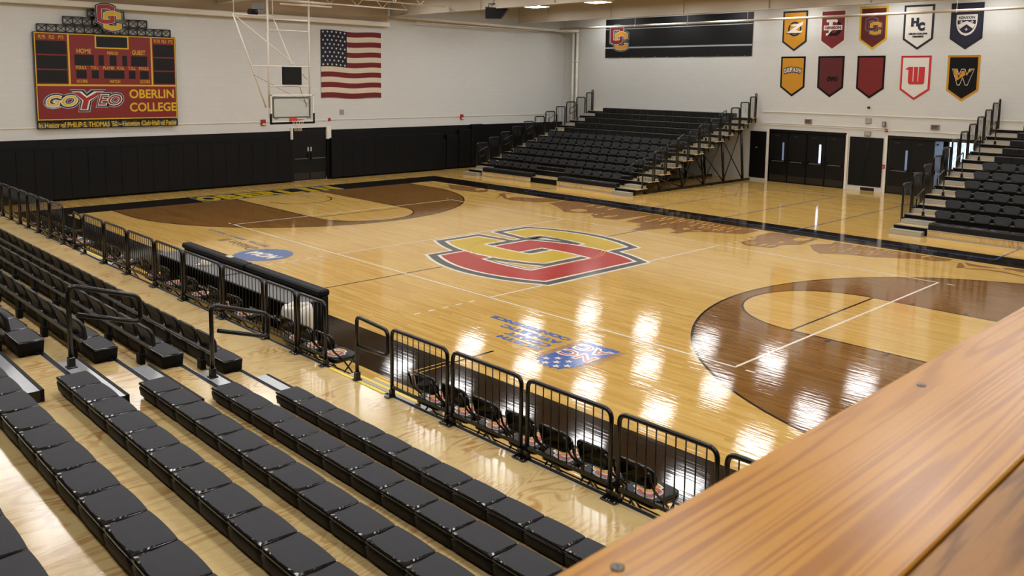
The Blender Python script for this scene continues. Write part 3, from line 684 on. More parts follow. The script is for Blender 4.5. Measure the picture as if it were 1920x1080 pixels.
# tall black boards between the doors
for j, (a, b, z0, lab) in enumerate(((-5.46, -4.62, 0.12, 'narrow tall black panel left of the double doors, beside the bleacher'), (-0.53, 0.94, 0.22, 'wide black panel between the two pairs of doors'))):
    rt = empty('wall_board', ((a+b)/2, YF, 0), label=lab, cat='panel'); of = ((a+b)/2, YF, 0)
    m = MB(); m.box(a, b, YF-0.03, YF, z0, 2.36, 'blackpaint', b=0.004); m.build('board', rt, of)
    if j: m = MB(); m.tube(arc_path([(0.30, YF-0.045, 2.40), (0.22, YF-0.045, 1.3), (0.16, YF-0.045, 0.5)], 0.2), 0.008, 'blackmetal', 6); m.build('hanging_cord', rt, of)
    else: m = MB(); m.box(-5.15, -5.07, YF-0.04, YF-0.03, 1.55, 1.61, 'steel'); m.build('latch', rt, of)
m = MB(); m.box(0.05, 0.65, YF-0.02, YF-0.001, 0.02, 0.16, 'blackmetal', b=0.003)
for q in range(5): m.box(0.08, 0.62, YF-0.026, YF-0.02, 0.04+q*0.022, 0.05+q*0.022, 'kick')
tag(m.build('floor_vent'), 'low black vent grille at the base of the wall under the wide black panel', 'vent')
# double doors in the left wall
def left_doors():
    for i, (a, b) in enumerate(((2.66, 3.50), (3.52, 4.36))):
        root = empty('door_%d' % (i+8), (XL, (a+b)/2, 0)); root['kind'] = 'structure'; of = (XL, (a+b)/2, 0)
        m = MB(); m.box(XL-0.02, XL+0.03, a, b, 0.02, 2.3, 'door'); m.build('door_panel', root, of)
        m = MB(); m.box(XL+0.03, XL+0.036, a+0.04, b-0.04, 0.06, 0.36, 'kick'); m.build('kick_plate', root, of)
        m = MB(); m.box(XL+0.05, XL+0.08, a+0.08, b-0.08, 0.99, 1.02, 'greybeam'); ye = b-0.1 if i == 0 else a+0.04
        m.box(XL+0.03, XL+0.09, ye, ye+0.06, 0.95, 1.25, 'blackmetal'); m.build('push_bar', root, of)
        m = MB(); ye = b-0.10 if i == 0 else a+0.03; m.box(XL+0.03, XL+0.045, ye, ye+0.07, 1.33, 1.52, 'steel'); m.build('door_plate', root, of)
left_doors()
m = MB(); m.box(XL, XL+0.12, 2.56, 2.64, 1.9, 2.42, 'whitepaint'); m.box(XL, XL+0.12, 4.38, 4.60, 1.86, 2.42, 'whitepaint'); m.box(XL, XL+0.12, 2.50, 2.64, 0, 1.9, 'blackpaint'); m.box(XL, XL+0.013, 2.44, 2.56, 1.9, 2.27, 'blackpaint'); m.box(XL, XL+0.12, 4.38, 4.60, 0.1, 1.86, 'blackpaint'); m.box(XL, XL+0.02, 2.56, 4.6, 2.40, 2.425, 'whitepaint'); m.box(XL, XL+0.03, 2.6, 4.42, 2.30, 2.39, 'blackpaint'); struct('door_frame', m)

# small things on the walls
def wallbox(name, label, cat, c, sz, k, extra=None):
    """box on the left ('L') or back ('B') wall; c = (side, along, z)"""
    side, a, z = c; w_, h, d = sz; m = MB()
    if side == 'L': m.box(XL+0.001, XL+d, a-w_/2, a+w_/2, z-h/2, z+h/2, k, b=0.008)
    else: m.box(a-w_/2, a+w_/2, YF-d, YF-0.001, z-h/2, z+h/2, k, b=0.008)
    if extra == 'strobe': m.box(XL+d, XL+d+0.03, a-0.05, a+0.08, z-h/2+0.03, z-h/2+0.09, 'whitepaint', b=0.006)
    if extra == 'lens': m.lathe([(0.03, z-0.03), (0.05, z-0.02), (0.05, z+0.02), (0.03, z+0.03)], 'digit', 12, (a, YF-d-0.02))
    if extra == 'face': m.box(a-w_/2+0.03, a+w_/2-0.03, YF-d-0.006, YF-d, z-h/2+0.03, z+h/2-0.03, 'greytread', b=0.004)
    if extra == 'handle': m.box(a-w_/4, a+w_/4, YF-d-0.02, YF-d, z-0.02, z+0.01, 'whitepaint', b=0.004)
    o = m.build(name); tag(o, label, cat); return o
wallbox('fire_alarm', 'red fire alarm with white strobe left of the basketball hoop', 'fire alarm', ('L', 1.26, 2.68), (0.22, 0.26, 0.07), 'alarm', 'strobe')
wallbox('fire_alarm', 'small red alarm box right of the hoop, below the flag', 'fire alarm', ('L', 4.57, 2.74), (0.13, 0.13, 0.05), 'alarm')
wallbox('fire_alarm', 'red alarm on the white wall near the far bleacher', 'fire alarm', ('L', 12.57, 2.70), (0.2, 0.26, 0.07), 'alarm', 'strobe')
wallbox('wall_plate', 'square grey cover plate on the wall under the flag', 'cover plate', ('L', 5.25, 3.07), (0.24, 0.24, 0.02), 'plate')
wallbox('wall_plate', 'pale square plate on the wall above the wide black panel', 'cover plate', ('B', 0.24, 3.08), (0.26, 0.24, 0.04), 'plate', 'face')
wallbox('junction_box', 'grey box sitting on top of the wide black panel', 'box', ('B', 0.24, 2.52), (0.28, 0.20, 0.06), 'plate', 'face')
wallbox('wall_speaker', 'small dark grey device on the wall right of the pale plate', 'speaker', ('B', 0.94, 2.97), (0.14, 0.22, 0.12), 'greybeam', 'face')
wallbox('fire_alarm', 'small red alarm between the two pairs of doors', 'fire alarm', ('B', 1.04, 2.70), (0.12, 0.12, 0.05), 'alarm', 'handle')
wallbox('pull_station', 'red fire pull station on the white door post', 'fire alarm', ('B', 1.02, 1.14), (0.12, 0.17, 0.08), 'alarm', 'handle')
wallbox('security_camera', 'tiny dark sensor on the wall below the pennants', 'camera', ('B', 0.23, 3.66), (0.07, 0.09, 0.08), 'digit', 'lens')
for x, lab in ((-2.53, 'exit sign above the left pair of doors'), (3.02, 'exit sign above the right doorway')):
    rt = empty('exit_sign', (x, YF, 2.94), label='small grey '+lab, cat='exit sign')
    m = MB(); m.box(x-0.17, x+0.17, YF-0.06, YF-0.001, 2.83, 3.05, 'plate', b=0.01); m.build('housing', rt, (x, YF, 2.94))
    F = Flat(); F.rect(-0.14, -0.085, 0.14, 0.085, 'greybeam'); F.text('EXIT', (0, 0), 0.15, 'bdred', 1, bold=0.004, width=0.24, height=0.12); F.place('lettering', (0, -0.062, 0), (1, 0, 0), (0, 0, 1), rt)

# ------------------------------------------------------------------ lamps
def lamp_proto():
    root = empty('ceiling_light', (0, 0, 0))
    def rr(s_, z, r=0.16, n=5):
        pts = []
        for cx, cy, a0 in ((s_-r, s_-r, 0), (-s_+r, s_-r, PI/2), (-s_+r, -s_+r, PI), (s_-r, -s_+r, 1.5*PI)):
            for i in range(n): a = a0+PI/2*i/(n-1); pts.append((cx+r*math.cos(a), cy+r*math.sin(a), z))
        return pts
    m = MB(); m.rings([rr(0.50, 0.03), rr(0.60, 0.0), rr(0.62, 0.0), rr(0.60, 0.10), rr(0.3, 0.16)], 'whitepaint', None, 'whitepaint'); m.build('housing', root)
    m = MB(); m.rings([rr(0.55, 0.012), rr(0.52, 0.020)], 'lamp', None, None); v = rr(0.55, 0.012); n = len(m.v); m.v += v; m.face(list(range(n, n+len(v)))[::-1], 'lamp'); m.build('diffuser', root)
    m = MB()
    for x in (-0.3, 0.3): m.tube([(x, 0, 0.14), (x, 0, ZC-LIGHT_H)], 0.006, 'whitepaint', 5)
    m.build('suspension', root)
    return root
def copy_tree(o, parent=None):
    c = o.copy(); COL.objects.link(c); c.parent = parent
    for ch in list(o.children): copy_tree(ch, c)
    return c
lp = lamp_proto(); first = True
for j, y in enumerate(LIGHT_Y):
    for i, x in enumerate(LIGHT_X):
        o = lp if first else copy_tree(lp); first = False
        o.location = (x, y, LIGHT_H)
        if j == 7 and i == 0: lab = 'glowing square ceiling light just right of the hanging black loudspeaker'
        elif j == 7 and i == 1: lab = 'glowing square ceiling light at the top edge, right of the other lit one'
        else: lab = 'square white ceiling light, %s row from the near wall, %s along from the scoreboard wall' % (ordn[j], ordn[i])
        tag(o, lab, 'ceiling light', 'ceiling lights')
# ------------------------------------------------------------------ scoreboard
def scoreboard():
    x = XL; y0, y1, z0, z1 = -7.62, -2.53, 2.96, 6.15; W = y1-y0; H = z1-z0
    root = empty('scoreboard', (x, (y0+y1)/2, 2.66), label='large red scoreboard with yellow trim hung high on the white wall', cat='scoreboard')
    O = Vector((x, (y0+y1)/2, 2.66))
    m = MB(); m.box(x+0.02, x+0.20, y0, y1, z0, z1, 'blackmetal', b=0.01); m.build('cabinet', root, O)
    def frame(): return Flat(0.0015)
    R, U = (0, 1, 0), (0, 0, 1); FX = (0.202, y0-O.y, z0-O.z)
    F = frame(); F.rect(0.02, 0.02, W-0.02, H-0.02, 'gold', 0)
    ym = 0.405*H
    F.rect(0.05, 0.06, W-0.05, ym-0.03, 'red', 1)
    xa, xb = 0.225*W, 0.812*W
    F.rect(0.05, ym+0.03, xa-0.03, H-0.05, 'red', 1); F.rect(xa+0.03, ym+0.03, xb-0.03, H-0.05, 'red', 1); F.rect(xb+0.03, ym+0.03, W-0.05, H-0.05, 'red', 1)
    F.rect(0.405*W, 0.835*H, 0.645*W, H-0.02, 'gold', 2)
    F.place('front_panel', FX, R, U, root)
    # displays
    def px(a): return (a-232)/(1255-232)*W
    def disp(a0, a1, f0, f1):
        F = frame(); F.rect(a0, f0*H, a1, f1*H, 'digit', 4); F.place('display', FX, R, U, root)
    disp(0.415*W, 0.635*W, 0.85, 0.975)
    for f0, f1 in ((0.755, 0.905), (0.59, 0.74), (0.43, 0.575)): disp(0.07, xa-0.07, f0, f1); disp(xb+0.07, W-0.08, f0, f1)
    for a0, a1 in ((px(500), px(636)), (px(668), px(706)), (px(748), px(798)), (px(840), px(876)), (px(906), px(1028))): disp(a0, a1, 0.635, 0.757)
    for a0, a1 in ((px(508), px(580)), (px(616), px(666)), (px(703), px(852)), (px(886), px(935)), (px(970), px(1035))): disp(a0, a1, 0.485, 0.58)
    b = 0.003
    def T(t, cx, f, h, w_):
        F = frame(); F.text(t, (cx, f*H), 0.3, 'gold', 5, bold=b, width=w_, height=h); F.place('caption', FX, R, U, root)
    for c0 in (0, xb):
        k = (xa if c0 == 0 else W-xb)
        for t, u in (('PLYR', 0.24), ('FLS', 0.52), ('PTS', 0.79)): T(t, c0+k*u, 0.945, 0.13, 0.24 if len(t) > 3 else 0.17)
    T('HOME', px(567), 0.80, 0.17, 0.5); T('GUEST', px(965), 0.80, 0.17, 0.5); T('PERIOD', px(772), 0.785, 0.115, 0.4)
    for t, c0, w_ in (('FOULS', 543, 0.36), ('T.O.L.', 640, 0.28), ('PLAYER', 740, 0.4), ('FOUL', 826, 0.27), ('T.O.L.', 910, 0.28), ('FOULS', 1000, 0.36)): T(t, px(c0), 0.61, 0.115, w_)
    for t, c0 in (('SCORE', 547), ('MATCH', 781), ('SCORE', 1006)): T(t, px(c0), 0.452, 0.115, 0.37)
    F = frame()
    F.text('OBERLIN', (px(1056), 0.305*H), 0.5, 'gold', 4, bold=0.012, width=1.72, height=0.35)
    F.place('school_name', FX, R, U, root); F = frame()
    F.text('COLLEGE', (px(1064), 0.145*H), 0.5, 'gold', 4, bold=0.012, width=1.80, height=0.35)
    F.place('school_name', FX, R, U, root)
    # slogan
    F = frame()
    def sl(t, cx, cy, w_, h_, col, sh, rot=0.0):
        for k, bd, L in (('silver', 0.15, 4), ('digit', 0.11, 5), ('white', 0.055, 6), (col, 0.008, 7)):
            F.text(t, (cx, cy), 1.0, k, L+(1 if t == 'Y' else 0)*4, bold=bd, shear=sh, width=w_+bd*1.5, height=h_+bd*1.5, rot=rot)
    sl('GO', px(402), 0.225*H, 1.02, 0.36, 'gold', 0.25); sl('EO', px(738), 0.235*H, 0.82, 0.36, 'redbright', 0.25); sl('Y', px(585), 0.225*H, 1.05, 0.62, 'redbright', 0.15)
    F.place('slogan', FX, R, U, root)
    # truss above and below
    def truss(name, a0, a1, c0, c1, n):
        m = MB(); xx = x+0.12; r = 0.022
        for z in (c0, c1): m.box(xx-r, xx+r, a0, a1, z-r, z+r, 'blackmetal')
        for i in range(n+1):
            yy = a0+(a1-a0)*i/n; m.box(xx-r, xx+r, yy-r, yy+r, c0, c1, 'blackmetal')
            if i < n:
                yb = a0+(a1-a0)*(i+1)/n; m.tube([(xx, yy, c0), (xx, yb, c1)], 0.014, 'blackmetal', 5); m.tube([(xx, yy, c1), (xx, yb, c0)], 0.014, 'blackmetal', 5)
        m.build(name, root, O)
    truss('truss', -7.47, -2.70, 6.17, 6.43, 15); truss('truss', -6.60, -3.60, 6.47, 6.74, 9); truss('truss', -5.75, -4.45, 6.78, 7.03, 4)
    truss('truss', -7.60, -2.53, 2.68, 2.92, 14)
    F = frame(); F.text("In Honor of PHILIP S. THOMAS '50 \u2013 Heisman Club Hall of Fame", (W/2, 0), 0.26, 'gold', 0, bold=0.005, width=W-0.12, height=0.21)
    F.place('dedication_line', (0.155, y0-O.y, 2.80-O.z), R, U, root)
    m = MB(); cy, cz = -5.1, 6.72
    m.box(x+0.14, x+0.42, cy-0.38, cy+0.34, cz-0.33, cz+0.33, 'blackmetal', b=0.02); lg = m.build('emblem_backing', root, O)
    F = frame(); oc_logo(F, (0.04, 0.03), 0.165, ('silver', 'digit', 'white', 'redbright', 'gold'), 0); F.place('emblem', (0.425, cy-O.y, cz-O.z), R, U, root)
scoreboard()

# ------------------------------------------------------------------ flag
def flag():
    y0, y1, z0, z1 = 4.16, 7.46, 3.73, 6.80; W = y1-y0; H = z1-z0
    root = empty('flag', (XL, (y0+y1)/2, z0), label='american flag with stars and stripes stretched flat on the white wall', cat='flag')
    def wave(u): return 0.03*math.sin(u*2.6+0.3)-0.02*u/W
    F = Flat(0.002); n = 24; cw = 0.42*W
    for s_ in range(13):
        a = H*(1-s_/13); b = H*(1-(s_+1)/13); x0 = cw if s_ < 7 else 0
        A = [(x0+(W-x0)*i/n, a+wave(x0+(W-x0)*i/n)) for i in range(n+1)]; B = [(p[0], b+wave(p[0])) for p in A]
        F.strip(A, B, 'flagred' if s_ % 2 == 0 else 'flagwhite', 0)
    bend = lambda x, y: 0.03+0.008*math.sin(x*3)
    F.place('stripes', (0, y0-(y0+y1)/2, 0), (0, 1, 0), (0, 0, 1), root, bend)
    F = Flat(0.002); h7 = H*6/13
    A = [(cw*i/n, H+wave(cw*i/n)) for i in range(n+1)]; B = [(p[0], h7+wave(p[0])) for p in A]
    F.strip(A, B, 'flagblue', 0); F.place('canton', (0, y0-(y0+y1)/2, 0), (0, 1, 0), (0, 0, 1), root, bend)
    F = Flat(0.002)
    for r in range(9):
        for c_ in range(6 if r % 2 == 0 else 5):
            xx = cw*((c_+0.5)/6 if r % 2 == 0 else (c_+1)/6); F.star((xx, h7+(H-h7)*(1-(r+0.5)/9)+wave(xx)), 0.062, 'white', 3)
    F.place('stars', (0, y0-(y0+y1)/2, 0), (0, 1, 0), (0, 0, 1), root, bend)
flag()

# ------------------------------------------------------------------ long black banner and pennants
R_, U_ = (1, 0, 0), (0, 0, 1)
def banner():
    x0, x1, z0, z1 = -14.72, -5.58, 5.95, 8.05; cx = (x0+x1)/2
    root = empty('wall_banner', (cx, YF, z0), label='long black banner with interlocked red and gold letters at its left end', cat='banner')
    W = x1-x0; H = z1-z0; F = Flat(0.002); n = 30
    F.strip([(W*i/n, 0) for i in range(n+1)], [(W*i/n, H) for i in range(n+1)], 'bblack', 0)
    for a, b in ((0.50, 0.58), (1.53, 1.57)): F.strip([(W*i/n, a) for i in range(n+1)], [(W*i/n, b) for i in range(n+1)], 'silver', 1)
    F.place('cloth', (-W/2, -0.01, 0), R_, U_, root, lambda x, y: 0.02+0.006*math.sin(x*3.1))
    F = Flat(0.002); oc_logo(F, (1.0, 1.03), 0.23, ('silver', 'digit', 'white', 'bred', 'orange'), 0); F.place('emblem', (-W/2, -0.045, 0), R_, U_, root)
    m = MB()
    for i in range(12): m.lathe([(0.02, -0.012), (0.02, 0.012)], 'steel', 8, (x0+0.35+i*0.765, YF-0.03))
    m.v = [(a, YF-0.03+c, z0+0.03+(b-(YF-0.03))) for a, b, c in m.v]; m.build('eyelet', root, (cx, YF, z0))
banner()
PC = [-3.43, -1.60, 0.20, 2.08, 3.94]
def pennant(cx, zt, field, border, label, art):
    w_, hs, ht = 0.61, 1.40, 1.83; z0 = zt-ht
    root = empty('pennant', (cx, YF, z0), label=label, cat='banner', group='conference pennants')
    F = Flat(0.002); t = 0.085
    F.poly([(-w_, ht), (-w_, ht-hs), (0, 0), (w_, ht-hs), (w_, ht)], border, 0); 
    F.place('border', (0, -0.012, 0), R_, U_, root, lambda x, y: 0.006*math.sin(x*5+y*2))
    F = Flat(0.002)
    F.poly([(-w_+t, ht-t*0.8), (-w_+t, ht-hs+t*0.55), (0, t*1.25), (w_-t, ht-hs+t*0.55), (w_-t, ht-t*0.8)], field, 0)
    F.place('field', (0, -0.020, 0), R_, U_, root, lambda x, y: 0.006*math.sin(x*5+y*2))
    F = Flat(0.002); art(F); F.place('emblem', (0, -0.028, 0), R_, U_, root)
    m = MB(); m.tube([(-w_, -0.02, ht), (w_, -0.02, ht)], 0.014, border, 8); m.build('top_rod', root)
def a_z(F):
    F.ring((0, 1.02), 0.25, 0.33, 'dnavy', 0); F.disc((0, 1.02), 0.22, 'orange', 0)
    F.poly([(-0.25, 1.22), (0.1, 1.24), (0.42, 1.34), (0.38, 1.2), (0.05, 0.98), (0.2, 0.92), (0.4, 0.94), (0.33, 0.84), (-0.4, 0.84), (-0.05, 1.08), (0.1, 1.16), (-0.1, 1.14)], 'white', 2)
    F.poly([(-0.3, 0.9), (-0.38, 0.84), (-0.42, 0.80), (0.3, 0.80), (0.33, 0.84), (-0.4, 0.84)], 'dnavy', 1)
def a_d(F):
    F.poly([(-0.28, 1.38), (0.2, 1.38), (0.37, 1.2), (0.37, 0.84), (0.2, 0.68), (-0.28, 0.68), (-0.28, 0.78), (-0.16, 0.78), (-0.16, 1.26), (-0.28, 1.26)], 'blackmatte', 0)
    F.poly([(-0.31, 1.40), (0.17, 1.40), (0.22, 1.32), (-0.02, 0.94), (-0.25, 0.68), (-0.31, 0.70), (-0.31, 0.80), (-0.19, 0.80), (-0.19, 1.28), (-0.31, 1.28)], 'white', 1)
    F.poly([(-0.02, 0.80), (0.12, 0.80), (0.22, 0.90), (0.22, 1.18), (0.12, 1.28), (-0.02, 1.28)], 'bred', 2)
    F.rect(-0.42, 0.93, 0.43, 1.14, 'white', 3); F.text('DENISON', (0, 1.035), 0.2, 'bred', 4, bold=0.012, width=0.76, height=0.13)
def a_oc(F): oc_logo(F, (0.04, 0.98), 0.125, ('plate', 'blackmatte', 'silver', 'bdred', 'orange'), 0)
def a_hc(F):
    F.text('H', (-0.14, 1.14), 0.4, 'dnavy', 0, bold=0.03, width=0.32, height=0.36); F.text('C', (0.12, 0.95), 0.4, 'dnavy', 1, bold=0.035, width=0.28, height=0.36)
    F.text('HIRAM COLLEGE', (0, 0.66), 0.1, 'dnavy', 0, bold=0.008, width=0.74, height=0.075); F.text('TERRIERS', (0, 0.545), 0.1, 'dnavy', 0, bold=0.008, width=0.46, height=0.075)
def a_k(F):
    sh = lambda s_: [(-0.36*s_, 1.38)]+[(-0.36*s_*math.cos(t*PI/16)**0.9, 1.12-0.52*s_*math.sin(t*PI/16)) for t in range(8)]+[(0, 1.12-0.54*s_)]+[(0.36*s_*math.cos(t*PI/16)**0.9, 1.12-0.52*s_*math.sin(t*PI/16)) for t in range(7, -1, -1)]+[(0.36*s_, 1.38)]
    F.poly(sh(1.08), 'white', 0); F.poly([(-0.345, 1.16), (0.345, 1.16)]+[(0.345*math.cos(t*PI/16), 1.13-0.49*math.sin(t*PI/16)) for t in range(0, 9)]+[(-0.345*math.cos(t*PI/16), 1.13-0.49*math.sin(t*PI/16)) for t in range(7, -1, -1)], 'navy', 1)
    F.text('KENYON', (0, 1.26), 0.16, 'dnavy', 2, bold=0.006, width=0.60, height=0.11)
    F.poly([(-0.33, 0.98), (0, 1.13), (0.33, 0.98), (0.24, 0.82), (0, 1.0), (-0.24, 0.82)], 'white', 2)
    for x, y in ((-0.2, 1.09), (0.2, 1.09), (0, 0.80)): F.line((x-0.06, y), (x+0.06, y), 0.028, 'white', 3); F.line((x, y-0.06), (x, y+0.06), 0.028, 'white', 3)
def a_dp(F):
    for i, ch in enumerate('DEPAUW'):
        u = (i-2.5)/2.5; c_ = (u*0.35, 1.24-0.06*u*u); w_ = 0.15 if ch != 'W' else 0.18
        F.text(ch, c_, 0.25, 'blackmatte', 0, bold=0.03, width=w_+0.03, height=0.28, rot=-0.18*u); F.text(ch, c_, 0.25, 'white', 1, bold=0.008, width=w_-0.03, height=0.21, rot=-0.18*u)
def a_ow(F): F.text('OWU', (0.1, 0.83), 0.3, 'blackmatte', 0, bold=0.02, width=0.5, height=0.22)
def a_w(F):
    F.poly([(-0.42, 1.28), (-0.28, 1.38), (-0.1, 1.38), (-0.1, 0.78), (-0.06, 0.78), (-0.06, 1.38), (0.1, 1.38), (0.1, 0.78), (0.14, 0.78), (0.14, 1.38), (0.38, 1.38), (0.38, 0.72), (0.32, 0.66), (-0.22, 0.66), (-0.28, 0.74), (-0.28, 1.26)], 'bred2', 0)
def a_woo(F):
    F.text('W', (0, 0.97), 0.6, 'white', 0, bold=0.06, width=0.84, height=0.66); F.text('W', (0, 0.97), 0.6, 'blackmatte', 1, bold=0.045, width=0.80, height=0.61)
    F.poly([(-0.36, 1.26), (-0.22, 1.26), (-0.16, 0.9), (-0.06, 1.2), (0.05, 1.24), (0.10, 1.06), (-0.26, 0.80)], 'orange', 2); F.poly([(0.18, 1.26), (0.36, 1.26), (0.2, 1.14)], 'orange', 2)
PN = [(0, 7.97, 'orange', 'dnavy', 'gold pennant with navy border and a white swoosh letter, leftmost of the upper row', a_z),
 (1, 7.95, 'bred', 'white', 'red pennant with white border and a name bar, upper row second from the left', a_d),
 (2, 7.98, 'bdred', 'gold', 'dark red pennant with yellow border and interlocked letters, middle of the upper row', a_oc),
 (3, 7.95, 'white', 'dnavy', 'white pennant with navy border and two navy letters, upper row', a_hc),
 (4, 7.93, 'navy', 'dnavy', 'dark navy pennant with a white shield, rightmost of the upper row', a_k),
 (0, 5.89, 'orange', 'blackmatte', 'gold pennant with black border and arched white name, leftmost of the lower row', a_dp),
 (1, 5.89, 'bdred', 'blackmatte', 'dark red pennant with black border and dark letters, lower row second from the left', a_ow),
 (2, 5.88, 'bred', 'blackmatte', 'plain red pennant with black border, middle of the lower row', None),
 (3, 5.86, 'white', 'bred2', 'white pennant with red border and a red letter, lower row', a_w),
 (4, 5.86, 'blackmatte', 'orange', 'black pennant with gold border and a gold and black letter, rightmost of the lower row', a_woo)]
for c_, zt, f_, b_, lab, art in PN: pennant(PC[c_], zt, f_, b_, lab, art or (lambda F: F.star((0, 1.0), 0.001, f_, 0)))

# ------------------------------------------------------------------ hanging basketball goal
def hoop():
    X0 = -13.1; root = empty('basketball_hoop', (X0, 0, 2.9), label='basketball hoop with glass backboard hanging on white pipes from the ceiling', cat='basketball hoop')
    O = (X0, 0, 2.9); yl, yr, zb, zt = -0.92, 0.92, 2.92, 4.0
    m = MB(); m.box(X0-0.012, X0, yl+0.05, yr-0.05, zb+0.05, zt-0.05, 'glass'); m.build('backboard_glass', root, O)
    m = MB(); t = 0.06
    for a in ((yl, yr, zt-t, zt), (yl, yr, zb, zb+t), (yl, yl+t, zb, zt), (yr-t, yr, zb, zt)): m.box(X0-0.03, X0+0.01, a[0], a[1], a[2], a[3], 'whitepaint', b=0.006)
    m.build('backboard_frame', root, O)
    m = MB()
    for a in ((yl-0.03, yr+0.03, zb-0.05, zb+0.03), (yl-0.03, yl+0.05, zb, zb+0.36), (yr-0.05, yr+0.03, zb, zb+0.36)): m.box(X0-0.045, X0+0.025, a[0], a[1], a[2], a[3], 'blackmatte', b=0.015)
    m.build('edge_padding', root, O)
    m = MB()
    for a in ((-0.80, 0.80, 3.84, 3.90), (-0.80, 0.80, 3.10, 3.15), (-0.80, -0.75, 3.1, 3.9), (0.75, 0.80, 3.1, 3.9)): m.box(X0-0.10, X0-0.05, a[0], a[1], a[2], a[3], 'blackmetal')
    for y in (-0.72, 0.66):
        for z in (3.08, 3.84): m.box(X0-0.10, X0-0.04, y, y+0.14, z-0.02, z+0.08, 'greybeam')
    m.build('rear_frame', root, O)
    m = MB(); rc = (X0+0.15+0.228, 0)
    m.box(X0, X0+0.03, -0.16, 0.16, 2.98, 3.12, 'rim', b=0.005); m.box(X0+0.02, X0+0.16, -0.07, 0.07, 3.03, 3.05, 'rim')
    m.tube([(rc[0]+0.228*math.cos(a), 0.228*math.sin(a), 3.05) for a in [i*PI/16 for i in range(32)]], 0.011, 'rim', 8, closed=True)
    for s_ in (-1, 1): m.tube([(X0+0.02, s_*0.13, 2.99), (rc[0]-0.05, s_*0.21, 3.04)], 0.009, 'rim', 6)
    m.build('rim', root, O)
    m = MB(); n = 12; lv = [(0.225, 3.04), (0.20, 2.94), (0.165, 2.85), (0.14, 2.76), (0.135, 2.68), (0.14, 2.62)]
    for i in range(n):
        for d in (1, -1):
            m.tube([(rc[0]+r*math.cos(2*PI*(i+d*0.5*k)/n), r*math.sin(2*PI*(i+d*0.5*k)/n), z) for k, (r, z) in enumerate(lv)], 0.0045, 'net', 5)
    m.build('net', root, O)
    P = lambda nm, path, r=0.028, k='whitepaint', n=8: (lambda mm: (mm.tube(path, r, k, n), mm.build(nm, root, O)))(MB())
    xb = X0-0.2
    P('mast', [(xb, -0.87, 3.5), (xb, -0.87, 7.55)], 0.036); P('mast', [(xb, 0.86, 3.6), (xb, 0.86, ZC)], 0.036)
    for z, a, b in ((5.05, -1.48, 1.0), (4.30, -0.90, 1.0), (6.40, -0.87, 0.87), (6.80, -0.85, 0.87), (7.5, -0.87, 1.6)): P('cross_bar', [(xb-0.02, a, z), (xb-0.02, b, z)], 0.024)
    P('brace', [(xb-0.1, -2.18, 6.92), (xb-0.1, -0.95, 3.5)], 0.028); P('brace', [(xb-0.12, -0.60, 6.89), (xb-0.12, 0.18, 5.12), (xb-0.12, 0.80, 3.5)], 0.026)
    P('brace', [(xb-0.14, -2.13, 6.88), (xb-0.14, 0.2, 5.2), (xb-0.14, 0.83, 4.58)], 0.022); P('brace', [(xb-0.1, -2.15, 6.9), (xb-0.1, -0.6, 6.9)], 0.024)
    P('brace', [(xb-0.06, -1.43, 4.72), (xb-0.06, 0.85, 3.6)], 0.008, 'greybeam', 6); P('brace', [(xb-0.1, -2.15, 6.92), (xb-0.1, -2.15, ZC)], 0.02); P('brace', [(xb-0.1, -0.6, 6.9), (xb-0.1, -0.6, ZC)], 0.02)
    for z in (7.36, 7.48): P('lift_bar', [(xb+0.3, -0.5, z), (xb+0.3, 1.7, z+0.02)], 0.035)
    m = MB(); m.box(xb-0.02, xb+0.02, -0.9, -0.84, 3.1, 3.6, 'whitepaint'); m.box(xb-0.02, xb+0.02, 0.83, 0.89, 3.1, 3.7, 'whitepaint'); m.box(xb, X0-0.07, -0.9, -0.70, 3.1, 3.14, 'whitepaint'); m.box(xb, X0-0.07, 0.7, 0.89, 3.1, 3.14, 'whitepaint'); m.build('mounting_bracket', root, O)
    sc = empty('shot_clock', (X0-0.1, 0.04, 4.36), label='black square shot clock box fixed above the glass backboard', cat='shot clock')
    m = MB(); m.box(X0-0.16, X0-0.04, -0.35, 0.44, 4.36, 5.04, 'digit', b=0.02); m.build('housing', sc, (X0-0.1, 0.04, 4.36))
    m = MB(); m.box(X0-0.04, X0-0.034, -0.30, 0.39, 4.41, 4.99, 'digit'); m.build('display', sc, (X0-0.1, 0.04, 4.36))
    wn = root; wo = O
    m = MB(); cyl = [[(xb-0.3+0.13*math.cos(a), yy, 7.02+0.13*math.sin(a)) for a in [i*PI/9 for i in range(18)]] for yy in (-1.45, -1.15)]
    m.rings(cyl, 'blackmatte', 'blackmatte', 'blackmatte'); m.build('winch_drum', wn, wo)
    m = MB(); m.box(xb-0.38, xb-0.22, -1.15, -0.9, 6.98, 7.16, 'greybeam', b=0.02); m.box(xb-0.33, xb-0.27, -1.35, -0.9, 7.1, 7.4, 'greybeam'); m.build('winch_motor', wn, wo)
hoop()
def hung_speaker():
    c = Vector((-10.4, 7.9, 7.46)); root = empty('hanging_loudspeaker', c, 0.7, 'black wedge shaped loudspeaker hanging from the ceiling near the lit lamps', 'speaker')
    m = MB(); pr = [(-0.32, -0.26), (0.30, -0.26), (0.62, 0.14), (-0.32, 0.20)]
    m.rings([[(x, -0.22, z) for x, z in pr], [(x, 0.22, z) for x, z in pr]], 'blackmatte', 'blackmatte', 'blackmatte', sm=False); m.build('cabinet', root)
    m = MB(); m.tube([(-0.22, 0, 0.18), (-0.22, 0, 0.34), (0.25, 0, 0.34), (0.25, 0, 0.16)], 0.025, 'blackmetal', 6); m.build('yoke', root)
    m = MB(); m.tube([(0, 0, 0.34), (0, 0, ZC-c.z)], 0.008, 'blackmetal', 6); m.build('suspension_cable', root)
hung_speaker()
